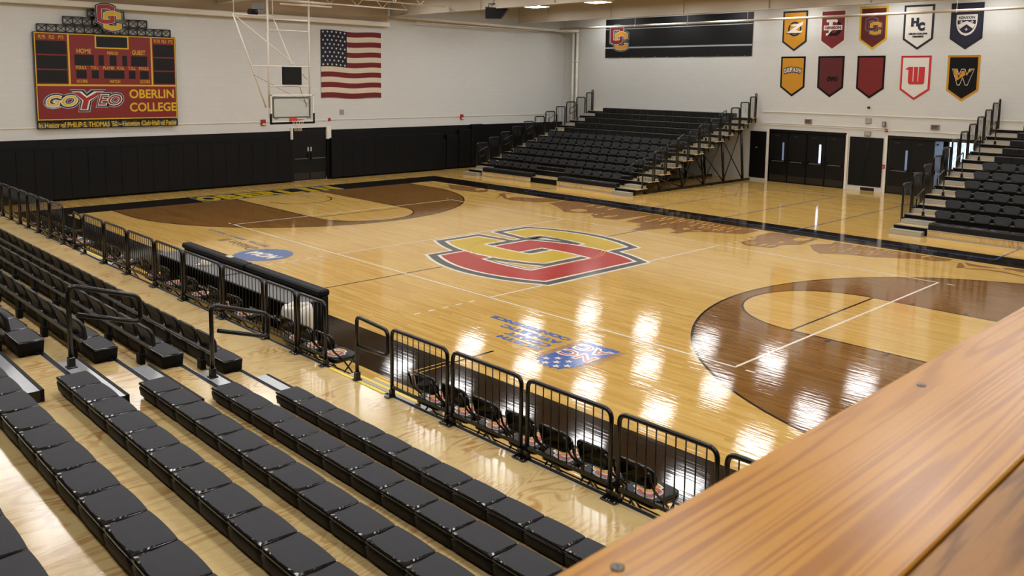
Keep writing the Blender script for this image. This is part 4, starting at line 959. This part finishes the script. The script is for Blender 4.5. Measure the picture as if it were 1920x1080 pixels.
# ------------------------------------------------------------------ seats (bank frame: front faces -y)
def outline(w_, d, bf, br, r=0.03, n=6):
    """seat outline counter clockwise, bulging front and rear"""
    pts = []
    for i in range(n+1): t = i/n; pts.append((r+(w_-2*r)*t, -bf*(1-(2*t-1)**2)))
    pts.append((w_-0.002, r))
    pts.append((w_-0.002, d-r))
    for i in range(n+1): t = 1-i/n; pts.append((r+(w_-2*r)*t, d+br*(1-(2*t-1)**2)))
    pts.append((0.002, d-r)); pts.append((0.002, r)); return pts
def inset(pts, a, b, cx, cy, d):
    out = []
    for x, y in pts:
        sx = (x-cx)/cx; sy = (y-d/2)/(d/2); out.append((cx+(x-cx)*(1-a/cx), d/2+(y-d/2)*(1-b/(d/2))))
    return out
def seat_mesh(w_, d=0.275, h=0.15):
    m = MB(); o = outline(w_, d, 0.012, 0.003, 0.012); cx = w_/2
    L = lambda pts, z: [(x, y, z) for x, y in pts]
    m.rings([L(inset(o, 0.003, 0.012, cx, 0, d), -h), L(inset(o, 0.001, 0.004, cx, 0, d), -0.05), L(o, -0.03), L(o, -0.012), L(inset(o, 0.006, 0.008, cx, 0, d), 0), L(inset(o, 0.022, 0.022, cx, 0, d), 0.004)], 'seatgloss', 'blackmatte', None, ks=['blackmatte', 'blackmatte', 'blackmatte', 'seatgloss', 'seatgloss'])
    pp = inset(o, 0.022, 0.022, cx, 0, d); n = len(m.v); m.v += [(x, y, 0.004) for x, y in pp]; m.face(range(n, n+len(pp)), 'seatpad')
    m.box(w_*0.42, w_*0.58, -0.031, -0.026, -0.035, -0.02, 'greybeam')
    return m.mesh('seat')
def folded_back_mesh(w_, d=0.28):
    """backrest folded flat onto the seat: glossy shell rim with a matte panel"""
    m = MB(); n = 8; cx = w_/2
    o = outline(w_, d, 0.006, 0.004, 0.003, n)
    L = lambda pts, z, dome=0.0: [(x, y, z+dome*(1-((x-cx)/cx)**2)) for x, y in pts]
    # matte pad outline: straight at the front, rounded toward the rear
    m.rings([L(inset(o, 0.012, 0.012, cx, 0, d), 0.004), L(o, 0.012, 0.002), L(o, 0.026, 0.004), L(inset(o, 0.008, 0.010, cx, 0, d), 0.036, 0.004)], 'seatgloss', 'seatgloss', None)
    pad = []
    N_ = len(o)
    for x, y in o:
        u = (x-cx)/cx; v = (y-d/2)/(d/2)
        if v > 0: nx = cx+(x-cx)*(0.955-0.10*v*v*abs(u)**3); ny = d/2+(y-d/2)*(0.93-0.16*u*u)
        else: nx = cx+(x-cx)*0.965; ny = d/2+(y-d/2)*0.965
        pad.append((nx, ny))
    R0 = L(inset(o, 0.008, 0.010, cx, 0, d), 0.036, 0.004); R1 = L(pad, 0.039, 0.004)
    m.rings([R0, R1], 'seatgloss', None, None)
    n0 = len(m.v); R2 = L([(cx+(x-cx)*0.5, d/2+(y-d/2)*0.5) for x, y in pad], 0.042, 0.005)
    m.rings([R1, R2], 'seatpad', None, 'seatpad')
    return m.mesh('backrest')
def back_mesh(w_, h=0.25, th=0.045):
    """upright backrest shell; origin at seat rear, leaning back"""
    m = MB(); x0, x1 = 0.022, w_-0.022; z0 = 0.0; r = 0.085; cx = w_/2; hw = (x1-x0)/2
    o = []
    for px_, pz, a0 in ((x1-r, z0+0.05, 1.5*PI), (x1-r, z0+h-r, 0), (x0+r, z0+h-r, PI/2), (x0+r, z0+0.05, PI)):
        rr = r if pz > 0.1 else 0.045
        for i in range(6): a = a0+PI/2*i/5; o.append((px_+rr*math.cos(a)*(1 if pz > 0.1 else 1), pz+rr*math.sin(a)))
    o = [(x, z+(0.018*(1-((x-cx)/hw)**2) if z > h*0.6 else 0)) for x, z in o]
    def L(s_, y):
        return [(cx+(x-cx)*s_, y+0.028*(1-((x-cx)/hw)**2)+0.26*max(0, z), h/2+(z-h/2)*s_) for x, z in o]
    rr = [L(0.80, 0.004), L(0.94, -0.004), L(1.0, 0.012), L(1.0, th-0.012), L(0.94, th), L(0.86, th-0.002), L(0.83, th-0.012)]
    m.rings(rr, 'seatback', 'seatpad', 'seatback')
    return m.mesh('backrest')
WN, WB = 0.4655, 0.58
SEAT_N = seat_mesh(WN, h=0.10); FOLD_N = folded_back_mesh(WN)
def bank(label, group, front, rz, x0, x1, nose, decks, seats, aisles, steps, benches, open_end=None, cat='bleacher', zskirt=0.0, beams=()):
    """nose: {k: (y, z)}; x,y in bank frame; rz rotates the bank frame to the world"""
    ox, oy = (x0+x1)/2, nose[min(nose)][0]; ca, sa = math.cos(rz), math.sin(rz)
    root = empty('bleacher', (ox*ca-oy*sa, ox*sa+oy*ca, 0), rz, label, cat, group); off = (ox, oy, 0)
    ks = sorted(nose)
    for i, k in enumerate(ks):
        y, z = nose[k]; zp = nose[ks[i-1]][1] if i else zskirt
        y2 = nose[ks[i+1]][0] if i+1 < len(ks) else y+0.82
        m = MB(); m.box(x0, x1, y+0.05, y2+(0.03 if i+1 < len(ks) else 0), z-0.03, z, 'ply')
        m.build('deck', root, off)
        m = MB(); m.box(x0, x1, y, y+0.052, z-0.045, z+0.004, 'blackmatte'); m.box(x0, x1, y-0.004, y, z-0.012, z+0.006, 'steel'); m.box(x0, x1, y+0.052, y+0.058, z, z+0.003, 'steel'); m.build('nosing', root, off)
        if zp is not None and k not in (benches.get('noriser', ())):
            m = MB(); m.box(x0, x1, y+0.03, y+0.045, zp if i else zskirt, z-0.03, 'blackmatte'); m.build('riser', root, off)
    meshes = {}
    for (k, xa, n, w_, style) in seats:
        y, z = nose[k]; zt = z+(0.13 if style == 'folded' else 0.17); hb = 0.09 if style == 'folded' else 0.13
        if style not in meshes:
            meshes[style] = (SEAT_N, FOLD_N, None) if style == 'folded' else (seat_mesh(w_), back_mesh(w_), None)
        sm, bm, _ = meshes[style]
        for i in range(n):
            s_ = link('seat', sm, root, (xa+i*w_-ox, y-oy, zt))
            bk = link('backrest', bm, s_)
            bk.location = (0, -0.004, 0.0) if style == 'folded' else (0, 0.30, 0.115)
        # seat supports under the row
        m = MB(); m.box(xa, xa+n*w_, y+0.06, y+0.10, z+0.0, zt-hb, 'blackmatte')
        m.box(xa+0.02, xa+n*w_-0.02, y+0.19, y+0.23, z+0.0, zt-hb, 'blackmatte'); m.build('seat_support', root, off)
        if style == 'backed':
            m = MB(); m.box(xa+0.02, xa+n*w_-0.06, y+0.385, y+0.42, zt+0.12, zt+0.16, 'greybeam', b=0.006); m.build('back_rail', root, off)
            for i in range(0, n, 2):
                xx = xa+w_*(i+0.75); m = MB(); m.box(xx-0.04, xx+0.04, y+0.35, y+0.384, z, zt+0.15, 'blackmatte'); m.box(xx-0.065, xx+0.065, y+0.34, y+0.41, z+0.0, z+0.14, 'blackmatte', b=0.008); m.build('back_bracket', root, off)
    for (k, xa, xb) in benches.get('rows', ()):
        y, z = nose[k]; m = MB(); n = int((xb-xa)/0.5); w_ = (xb-xa)/n
        for i in range(n): m.box(xa+i*w_+0.004, xa+(i+1)*w_-0.004, y-0.02, y+0.30, z-0.06, z+0.19, 'seatback', b=0.02, top='seatpad')
        m.build('folded_bench', root, off)
    for (ya, yb, za, zb, xa, xb, kind) in steps:
        m = MB()
        if kind == 'metal': m.box(xa, xb, ya+0.035, yb, za, zb, 'blackmetal', top='steel'); m.box(xa, xb, ya, ya+0.04, za, zb+0.004, 'blackmatte', b=0.003)
        else:
            m.box(xa, xb, ya, yb, za, zb-0.012, 'alu', b=0.006); m.box(xa, xb, ya, yb, zb-0.012, zb, 'alu'); m.box(xa, xb, ya, ya+0.05, zb-0.004, zb+0.004, 'alu'); m.box(xa, xb, ya+0.11, ya+0.14, zb, zb+0.003, 'yellow')
        m.build('step', root, off)
    return root, off
def nose_table(y1, sp, z1, dz, n, k0=1): return {k0+i: (y1+sp*i, z1+dz*i) for i in range(n)}

# near bank (world y -> -y, x -> -x); tier 0 is the wide walkway
NB = {0: (10.15, 0.50)}; NB.update(nose_table(11.48, 0.787, 0.75, 0.25, 7))
def steps_near(xa, xb, ks):
    return [(NB[k+1][0]-0.36, NB[k+1][0]+0.02, NB[k][1], NB[k][1]+0.12, xa, xb, 'metal') for k in ks]
seats = [(k, -7.17-WN*n, n, WN, 'folded') for k, n in ((1, 13), (2, 13), (3, 13), (4, 13), (5, 13), (6, 13), (7, 8))]
b1, of1 = bank('near bleacher right of the aisle with folded charcoal seats and varnished plywood decks', 'courtside bleachers', None, PI, -15.3, -5.80, NB, None, seats, None, steps_near(-7.34, -5.80, range(0, 6)), {})
seats = [(1, -5.79, 20, WB, 'backed'), (2, -5.79, 18, WB, 'backed'), (3, -5.79, 15, WB, 'backed'), (4, -5.79, 12, WB, 'backed'), (5, -5.79, 8, WB, 'backed')]
b2, of2 = bank('near bleacher left of the aisle with upright seat backs seen from behind', 'courtside bleachers', None, PI, -5.79, 5.85, {k: NB[k] for k in range(0, 6)}, None, seats, None, [], {})
seats = [(1, 7.15, 4, WB, 'backed'), (2, 7.15, 4, WB, 'backed')]
b3, of3 = bank('far end of the near bleacher beyond the second aisle at the left edge', 'courtside bleachers', None, PI, 5.86, 12.6, {k: NB[k] for k in range(0, 4)}, None, seats, None, steps_near(5.9, 7.1, range(0, 3)), {})
# courtside steps down from the walkway
for xa, xb, lab in ((5.84, 7.41, 'grey steps with yellow nosings leading from the walkway to the court, nearest the camera'), (-6.15, -4.7, 'grey steps with yellow nosings at the far walkway gap')):
    rt = empty('court_steps', ((xa+xb)/2, -9.75, 0), label=lab, cat='steps', group='courtside steps'); of = ((xa+xb)/2, -9.75, 0)
    for i, (y0, y1, z) in enumerate(((-10.14, -9.76, 0.33), (-9.76, -9.38, 0.165))):
        m = MB(); m.box(xa+0.0*i, xb, y0, y1, 0.001, z, 'greytread', b=0.004); m.build('step', rt, of)
        m = MB(); m.box(xa, xb, y1-0.055, y1+0.002, z-0.02, z+0.003, 'yellow'); m.build('nosing_strip', rt, of)
m = MB(); m.box(5.84, 7.2, -10.22, -10.16, 0.5045, 0.5065, 'yellow'); o = m.build('nosing_strip', b1); o.parent = b1; o.matrix_parent_inverse = (Matrix.Translation(b1.location) @ Matrix.Rotation(PI, 4, 'Z')).inverted()

# far banks
def far_bank(label, yf, x0, x1, sx0, sx1, n, w_, gap, left_aisle, right_aisle, open_right):
    NF = nose_table(yf, 0.82, 0.25, 0.25, 12)
    NF[12] = (NF[12][0]-0.15, NF[12][1])
    seats = []
    for k in range(1, 7):
        if k == 1 and gap:
            seats += [(1, sx0, 6, w_, 'backed'), (1, sx0+9*w_, n-9, w_, 'backed')]
        else: seats.append((k, sx0, n, w_, 'backed'))
    benches = {'rows': [(k, sx0, sx1) for k in range(7, 13)]}
    steps = []
    for (xa, xb) in [a for a in (left_aisle, right_aisle) if a]:
        steps.append((yf-0.34, yf-0.02, 0.0, 0.14, xa, xb-0.05, 'wood'))
        for k in range(1, 12): steps.append((NF[k+1][0]-0.36, NF[k+1][0]+0.02, NF[k][1], NF[k][1]+0.12, xa+0.04, xb-0.04, 'wood'))
    root, off = bank(label, 'far bleachers', None, 0, x0, x1, NF, None, seats, None, steps, benches)
    return root, off, NF
WF = 0.551
fb1, fo1, NF1 = far_bank('far bleacher of black seats in the corner, its stairs on the right', 11.0, -15.5, -5.15, -14.38, -6.12, 15, WF, True, (-15.5, -14.42), (-6.08, -5.15), True)
fb2, fo2, NF2 = far_bank('far right bleacher of black seats cut off by the picture edge', 10.75, 5.38, 10.4, 6.45, 10.3, 7, WF, False, (5.38, 6.40), None, False)
def skirt(root, off, segs, y):
    for a, b in segs:
        m = MB(); m.box(a, b, y-0.10, y-0.07, 0.03, 0.20, 'ply', b=0.003); m.box(a, b, y-0.12, y-0.06, 0.20, 0.225, 'alu'); m.box(a, b, y-0.13, y-0.09, 0.0, 0.03, 'alu'); m.box(a, b, y-0.06, y+0.02, 0.225, 0.40, 'seatback', b=0.015); m.build('front_skirt', root, off)
skirt(fb1, fo1, [(-14.38, -11.08), (-9.42, -6.12)], 11.0); skirt(fb2, fo2, [(6.45, 10.3)], 10.75)
# understructure seen at the open end of the far bleacher
def under(root, off, x, NF):
    for k in (3, 5, 7, 9, 11):
        y, z = NF[k]; m = MB(); m.tube([(x-0.05, y+0.25, 0.05), (x-0.05, y-0.05, z-0.06)], 0.06, 'blackmetal', 6); m.build('support_post', root, off)
    for a, b in ((3, 5), (5, 7), (7, 9), (9, 11)):
        m = MB(); m.tube([(x-0.06, NF[a][0]+0.22, 0.1), (x-0.06, NF[b][0], NF[b][1]-0.15)], 0.026, 'blackmetal', 5); m.tube([(x-0.07, NF[b][0]+0.22, 0.1), (x-0.07, NF[a][0], NF[a][1]-0.15)], 0.026, 'blackmetal', 5); m.build('cross_brace', root, off)
    m = MB(); m.box(x-0.12, x-0.02, NF[2][0], NF[12][0]+0.2, 0.0, 0.11, 'blackmetal', b=0.01)
    for k in range(2, 12, 2): m.lathe([(0.06, 0.0), (0.06, 0.05)], 'blackmatte', 12, (x-0.0, NF[k][0]))
    m.build('floor_beam', root, off)
under(fb1, fo1, -5.2, NF1); under(fb1, fo1, -7.3, NF1); under(fb1, fo1, -9.4, NF1); under(fb2, fo2, 5.45, NF2)

# ------------------------------------------------------------------ railings
def sub_empty(name, loc, rz, parent):
    o = empty(name, loc, rz); o.parent = parent
    o.matrix_parent_inverse = (Matrix.Translation(parent.location) @ Matrix.Rotation(parent.rotation_euler.z, 4, 'Z')).inverted()
    return o
def guard_mesh_parts(Lx, h, nb, foot=True, r=0.025, zb=0.13):
    parts = []
    m = MB(); m.tube(arc_path([(0.03, 0, 0), (0.03, 0, h), (Lx-0.03, 0, h), (Lx-0.03, 0, 0)], 0.10, 6), r, 'blackmetal', 10); parts.append(('frame', m.mesh('frame')))
    m = MB(); m.box(0.03, Lx-0.03, -0.014, 0.014, zb-0.02, zb+0.02, 'blackmetal'); parts.append(('bottom_rail', m.mesh('bottom_rail')))
    bm_ = MB(); bm_.tube([(0, 0, zb), (0, 0, h-0.01)], 0.0075, 'blackmetal', 6); bal = bm_.mesh('baluster')
    for i in range(nb): parts.append(('baluster', bal, 0.03+(Lx-0.06)*(i+1)/(nb+1)))
    if foot:
        fm = MB(); fm.box(-0.044, 0.044, -0.10, 0.03, 0.0, 0.014, 'blackmetal', b=0.003); fm.box(-0.03, 0.03, -0.03, 0.03, 0, 0.09, 'blackmetal', b=0.004)
        for sx, sy in ((-0.04, -0.08), (0.03, -0.08)): fm.lathe([(0.009, 0.014), (0.007, 0.022)], 'steel', 8, (sx, sy))
        fme = fm.mesh('foot_bracket')
        for xx in (0.03, Lx-0.03): parts.append(('foot_bracket', fme, xx))
    return parts
def guard(x, y, z, Lx, rz, label, group, h=0.92, nb=None, cat='railing', foot=True, name='guard_railing', part_of=None):
    root = empty(name, (x, y, z), rz, label, cat, group) if not part_of else sub_empty(name, (x, y, z), rz, part_of)
    nb = nb if nb is not None else max(2, round(Lx/0.12)-1)
    for p in guard_mesh_parts(Lx, h, nb, foot, 0.025 if foot else 0.031):
        link(p[0], p[1], root, (p[2], 0, 0) if len(p) > 2 else None)
    return root
FY = -10.18
right_f = [(7.31, 8.50), (8.54, 9.77), (9.81, 11.04), (11.08, 12.25), (12.29, 13.5), (13.54, 14.75)]
for i, (a, b) in enumerate(right_f):
    guard(a, FY, 0.505, b-a, 0, 'black railing panel on the walkway edge, %s right of the near gap' % ordn[i], 'courtside railing panels', 0.90, 9)
left_f = [(5.75, 4.95), (4.91, 3.95), (3.89, 2.45), (2.39, 0.85), (0.79, -0.51), (-0.56, -1.97), (-2.02, -3.36), (-3.41, -4.74)]
for i, (b, a) in enumerate(left_f):
    guard(a, FY, 0.505, b-a, 0, 'black railing panel on the walkway edge, %s left of the near gap' % ordn[i], 'courtside railing panels', 0.93)
far_f = [(-6.2, -7.27), (-7.33, -8.28), (-8.34, -9.25), (-9.31, -10.05), (-10.11, -10.97), (-11.03, -11.85), (-11.9, -12.55)]
for i, (b, a) in enumerate(far_f):
    guard(a, FY, 0.505, b-a, 0, 'black railing panel on the walkway edge, %s beyond the far left gap' % ordn[i], 'courtside railing panels', 0.95)
def loop_rail(x, y, z, part_of, pts, rz=0, r=0.027, name='aisle_handrail'):
    root = sub_empty(name, (x, y, z), rz, part_of)
    m = MB(); m.tube(arc_path(pts, 0.09, 6), r, 'blackmetal', 10); m.build('rail', root)
    m = MB(); m.box(-0.05, 0.05, -0.05, 0.05, 0, 0.02, 'blackmetal', b=0.003); m.box(-0.035, 0.035, -0.035, 0.035, 0.0, 0.12, 'blackmetal', b=0.006); m.build('base_socket', root)
    m = MB(); m.lathe([(0.024, 0.12), (0.024, 0.17)], 'brass', 12, (0, 0)); m.build('collar', root)
    return root
# D loops beside the court steps
dl = [(0, 0, 0.0), (0, 0, 0.90), (0.72, 0, 0.86), (0.72, 0, 0.52), (0.02, 0, 0.48)]
loop_rail(6.53, FY, 0.505, b1, dl, name='step_handrail')
loop_rail(-5.42, FY, 0.505, b2, [(a*0.75, b, c) for a, b, c in dl], name='step_handrail')
al = [(0, 0, 0.0), (0, 0, 0.90), (0, 0.74, 0.66), (0, 0.74, 0.36), (0, 0.08, 0.57)]
loop_rail(6.46, -12.20, 1.005, b1, al)
loop_rail(6.50, -13.78, 1.505, b1, al)
loop_rail(-6.50, -12.20, 1.005, b3, al)
# stepped end railings of the far bleachers
def end_rails(x, yf, n, bankroot):
    for k in range(n):
        y0 = yf+0.82*k+0.50; z0 = 0.25*(k+1)+0.01; L_ = 0.76
        if y0+L_ > YF-0.06: L_ = YF-0.08-y0
        if L_ < 0.2: break
        guard(x, y0, z0, L_, PI/2, None, None, 1.24, 6, foot=False, name='end_railing', part_of=bankroot)
    m = MB(); zt = 0.25*12+1.15; m.tube(arc_path([(0, -0.22, 2.9), (0, -0.22, zt), (0, -0.10, zt), (0, -0.10, 2.9)], 0.05), 0.024, 'blackmetal', 8)
    r = sub_empty('wall_loop', (x, YF, 0), 0, bankroot); m.build('rail', r)
end_rails(-5.17, 11.0, 11, fb1); end_rails(-15.47, 11.0, 11, fb1); end_rails(5.41, 10.75, 11, fb2)
fl_ = [(0, 0, 0.0), (0, 0, 0.88), (0, -0.62, 0.66), (0, -0.62, 0.36), (0, -0.06, 0.55)]
def far_loops(x, NF, ks, bankroot):
    for k in ks:
        y, z = NF[k]; loop_rail(x, y+0.03, z+0.005, bankroot, fl_, r=0.02)
far_loops(-5.62, NF1, (2, 4, 6, 8, 10), fb1); far_loops(-14.95, NF1, (2, 4, 6, 8, 10), fb1); far_loops(5.95, NF2, (2, 4, 6, 8, 10), fb2)

# ------------------------------------------------------------------ folding chairs on the court edge
def chair_proto():
    """origin on the floor, faces +y"""
    root = empty('folding_chair', (0, 0, 0)); w_ = 0.44
    def add(name, m): return m.build(name, root)
    def o2(a, b, r, n=5):
        p = []
        for cx, cy, a0 in ((a-r, b-r, 0), (-a+r, b-r, PI/2), (-a+r, -b+r, PI), (a-r, -b+r, 1.5*PI)):
            for i in range(n): t = a0+PI/2*i/(n-1); p.append((cx+r*math.cos(t), cy+r*math.sin(t)))
        return p
    def ring(a, b, z): return [(x, y+0.0, z) for x, y in o2(a, b, min(a, b)*0.35)]
    m = MB(); m.rings([ring(0.19, 0.18, 0.37), ring(0.215, 0.205, 0.39), ring(0.215, 0.205, 0.445), ring(0.195, 0.185, 0.46)], 'seatgloss', 'seatgloss', None)
    v = ring(0.195, 0.185, 0.46); n = len(m.v); m.v += v; m.face(range(n, n+len(v)), 'seatpad'); s_ = add('seat', m)
    F = Flat(0.0012); oc_logo(F, (0, 0.02), 0.048, ('white', None, 'white', 'redbright', 'orange'), 0); F.place('seat_emblem', (0, 0, 0.4625), (-1, 0, 0), (0, -1, 0), s_)
    # backrest, slightly curved and leaning
    m = MB(); P = lambda s1, y: [(x*s1, y+0.03*(x/0.22)**2*1.0-(z-0.7)*0.16, 0.70+(z)*s1) for x, z in [(a, b) for a, b in o2(0.225, 0.125, 0.11)]]
    P2 = lambda s1, y: [(x*s1, y+0.045*(x/0.22)**2-(0.70+z-0.6)*0.18, 0.70+z*s1) for x, z in o2(0.225, 0.125, 0.11)]
    m.rings([P2(0.9, -0.245), P2(1.0, -0.235), P2(1.0, -0.215), P2(0.9, -0.205)], 'seatgloss', 'seatgloss', 'seatgloss'); add('backrest', m)
    for s1 in (-1, 1):
        x = s1*0.225
        m = MB(); m.tube(arc_path([(x*0.92, -0.30, 0.80), (x, -0.24, 0.60), (x, -0.06, 0.42), (x, 0.20, 0.012)], 0.1), 0.0125, 'blackmetal', 8); add('front_leg', m)
        m = MB(); m.tube([(x*0.94, 0.14, 0.41), (x*0.94, -0.24, 0.012)], 0.0115, 'blackmetal', 8); add('rear_leg', m)
    m = MB(); m.tube([(-0.22, 0.13, 0.13), (0.22, 0.13, 0.13)], 0.009, 'blackmetal', 6); add('front_stretcher', m)
    m = MB(); m.tube([(-0.21, -0.19, 0.09), (0.21, -0.19, 0.09)], 0.009, 'blackmetal', 6); add('rear_stretcher', m)
    return root
ch = chair_proto(); first = True
CH = [(7.70, 0.0, 'first folding chair right of the court steps, behind the railing'), (8.27, 0.03, 'second folding chair right of the court steps'), (8.86, -0.02, 'third folding chair right of the court steps'),
      (9.45, 0.02, 'fourth folding chair right of the court steps'), (10.0, 0.0, 'fifth folding chair right of the court steps'), (10.57, 0.02, 'sixth folding chair right of the court steps'), (11.14, -0.03, 'seventh folding chair right of the court steps, last before the wooden ledge'),
      (5.25, 0.02, 'folding chair just left of the court steps, at the end of its row'), (4.70, 0.0, 'second folding chair left of the court steps, by the white bag'), (4.15, -0.02, 'third folding chair left of the court steps, behind the white bag'),
      (2.30, 0.05, 'folding chair behind the right end of the scorer table'), (1.5, -0.04, 'second folding chair behind the scorer table from its right end'), (0.45, 0.1, 'folding chair behind the middle of the scorer table'), (-0.75, 0.0, 'folding chair behind the left half of the scorer table'), (-1.7, -0.06, 'folding chair behind the left end of the scorer table'),
      (-3.5, 0.0, 'first folding chair left of the scorer table'), (-4.1, 0.0, 'second folding chair left of the scorer table'), (-6.45, 0.0, 'folding chair just beyond the second walkway gap'), (-7.02, 0.0, 'second folding chair beyond the second walkway gap'),
      (-7.6, 0.0, 'third folding chair beyond the second walkway gap'), (-8.2, 0.0, 'fourth folding chair beyond the second walkway gap'), (-8.85, 0.0, 'fifth folding chair beyond the second walkway gap'), (-9.5, 0.0, 'sixth folding chair beyond the second walkway gap'), (-10.15, 0.0, 'seventh folding chair beyond the second walkway gap')]
for x, rz, lab in CH:
    o = ch if first else copy_tree(ch); first = False
    o.scale = (1.1, 1.1, 1.03); o.location = (x, -9.68, 0.0); o.rotation_euler = (0, 0, rz); tag(o, 'black '+lab, 'chair', 'folding chairs with emblem seats')

# ------------------------------------------------------------------ scorer tables, bin, things on the table
for i, (a, b, lab) in enumerate(((0.42, 3.25, 'right one of the two long black scorer tables behind the railing'), (-2.62, 0.38, 'left one of the two long black scorer tables behind the railing'))):
    rt = empty('scorer_table', ((a+b)/2, -8.9, 0), label=lab, cat='table', group='scorer tables'); of = ((a+b)/2, -8.9, 0)
    m = MB(); m.box(a, b, -8.72, -8.60, 0.06, 0.78, 'blackmatte', b=0.01); m.box(a, b, -8.78, -8.56, 0.78, 0.90, 'pad', b=0.03); m.build('front_panel', rt, of)
    m = MB(); m.box(a+0.03, b-0.03, -9.32, -8.73, 0.71, 0.74, 'grey', b=0.004); m.build('tabletop', rt, of)
    for xx in (a+0.04, b-0.10): m = MB(); m.box(xx, xx+0.06, -9.30, -8.74, 0.0, 0.71, 'blackmatte', b=0.006); m.build('leg', rt, of)
    m = MB(); m.box(a+0.1, b-0.1, -9.30, -9.27, 0.0, 0.70, 'blackmatte') if False else m.box(a+0.1, b-0.1, -8.80, -8.76, 0.10, 0.14, 'blackmetal'); m.build('lower_rail', rt, of)
def bin_():
    c = (3.60, -9.42); rt = empty('waste_bin', (c[0], c[1], 0), label='grey bin lined with a bulging white plastic bag at the end of the scorer table', cat='bin')
    m = MB(); m.lathe([(0.17, 0.0), (0.19, 0.02), (0.225, 0.40), (0.215, 0.40), (0.18, 0.03)], 'greybeam', 28, c); m.build('bin_body', rt, (c[0], c[1], 0))
    m = MB(); rr = []
    for z, r in ((0.36, 0.235), (0.42, 0.25), (0.52, 0.265), (0.62, 0.27), (0.72, 0.265), (0.80, 0.24), (0.84, 0.20), (0.80, 0.17), (0.60, 0.15), (0.5, 0.05)):
        rr.append([(c[0]+(r+0.018*math.sin(7*t+z*9)*math.sin(3*t))*math.cos(t), c[1]+(r+0.018*math.sin(7*t+z*9)*math.sin(3*t))*math.sin(t), z+0.012*math.sin(5*t)) for t in [2*PI*i/40 for i in range(40)]])
    m.rings(rr, 'bag', None, 'bag'); m.build('bag_liner', rt, (c[0], c[1], 0))
bin_()
m = MB(); m.lathe([(0.002, 0.13), (0.06, 0.125), (0.11, 0.09), (0.125, 0.02), (0.125, 0.0)], 'bag', 20, (0, 0)); m.box(-0.08, 0.08, 0.10, 0.21, 0.0, 0.008, 'bag', b=0.003)
o = m.build('cap'); o.location = (-0.75, -9.05, 0.741); o.rotation_euler = (0, 0, 2.2); tag(o, 'white cap lying on the grey tabletop of the scorer table', 'cap')
m = MB(); m.box(-0.10, 0.10, -0.05, 0.05, 0.0, 0.018, 'bag', b=0.004); o = m.build('paper_stack'); o.location = (-0.45, -8.67, 0.901); tag(o, 'small white pad of paper on the black top edge of the scorer table', 'paper')

# ------------------------------------------------------------------ wooden balcony rail in the foreground
rt = empty('balcony_rail', (15.86, -14.0, 0), label='varnished pine rail boards of the balcony in the near right corner', cat='ledge'); of = (15.86, -14.0, 0)
def board(name, x0, x1, z0, z1, k):
    m = MB(); m.box(x0, x1, -18.9, -9.2, z0, z1, k, b=0.002); return m.build(name, rt, of)
bd = board('rail_board', 15.632, 15.842, 4.16, 4.20, 'ledge'); board('rail_board', 15.8445, 16.04, 4.158, 4.1985, 'ledge2')
for x, y in ((15.663, -15.95), (15.668, -15.26), (15.66, -14.4), (15.66, -13.5)):
    m = MB(); m.lathe([(0.0065, 4.198), (0.0065, 4.2012), (0.003, 4.2016)], 'brass', 14, (x, y)); m.lathe([(0.002, 4.2017), (0.0005, 4.2018)], 'digit', 6, (x, y)); m.build('screw', rt, of)
for y in (-18.6, -13.2, -9.5):
    m = MB(); m.box(15.78, 15.87, y-0.045, y+0.045, 0.0, 4.155, 'ledge2', b=0.004); m.build('post', rt, of)
m = MB(); m.box(15.80, 15.84, -18.9, -9.2, 3.6, 3.74, 'ledge2'); m.build('mid_rail', rt, of)
m = MB(); m.box(15.88, XR-0.1, -19.5, -9.0, 2.95, 3.05, 'ply'); m.box(15.88, 15.96, -19.5, -9.0, 2.75, 2.95, 'blackmatte')
for x, y in ((16.0, -19.3), (16.0, -9.2), (20.2, -19.3), (20.2, -9.2)): m.box(x-0.06, x+0.06, y-0.06, y+0.06, 0, 2.95, 'blackmatte')
tag(m.build('balcony'), 'raised plywood balcony platform behind the pine rail', 'platform')
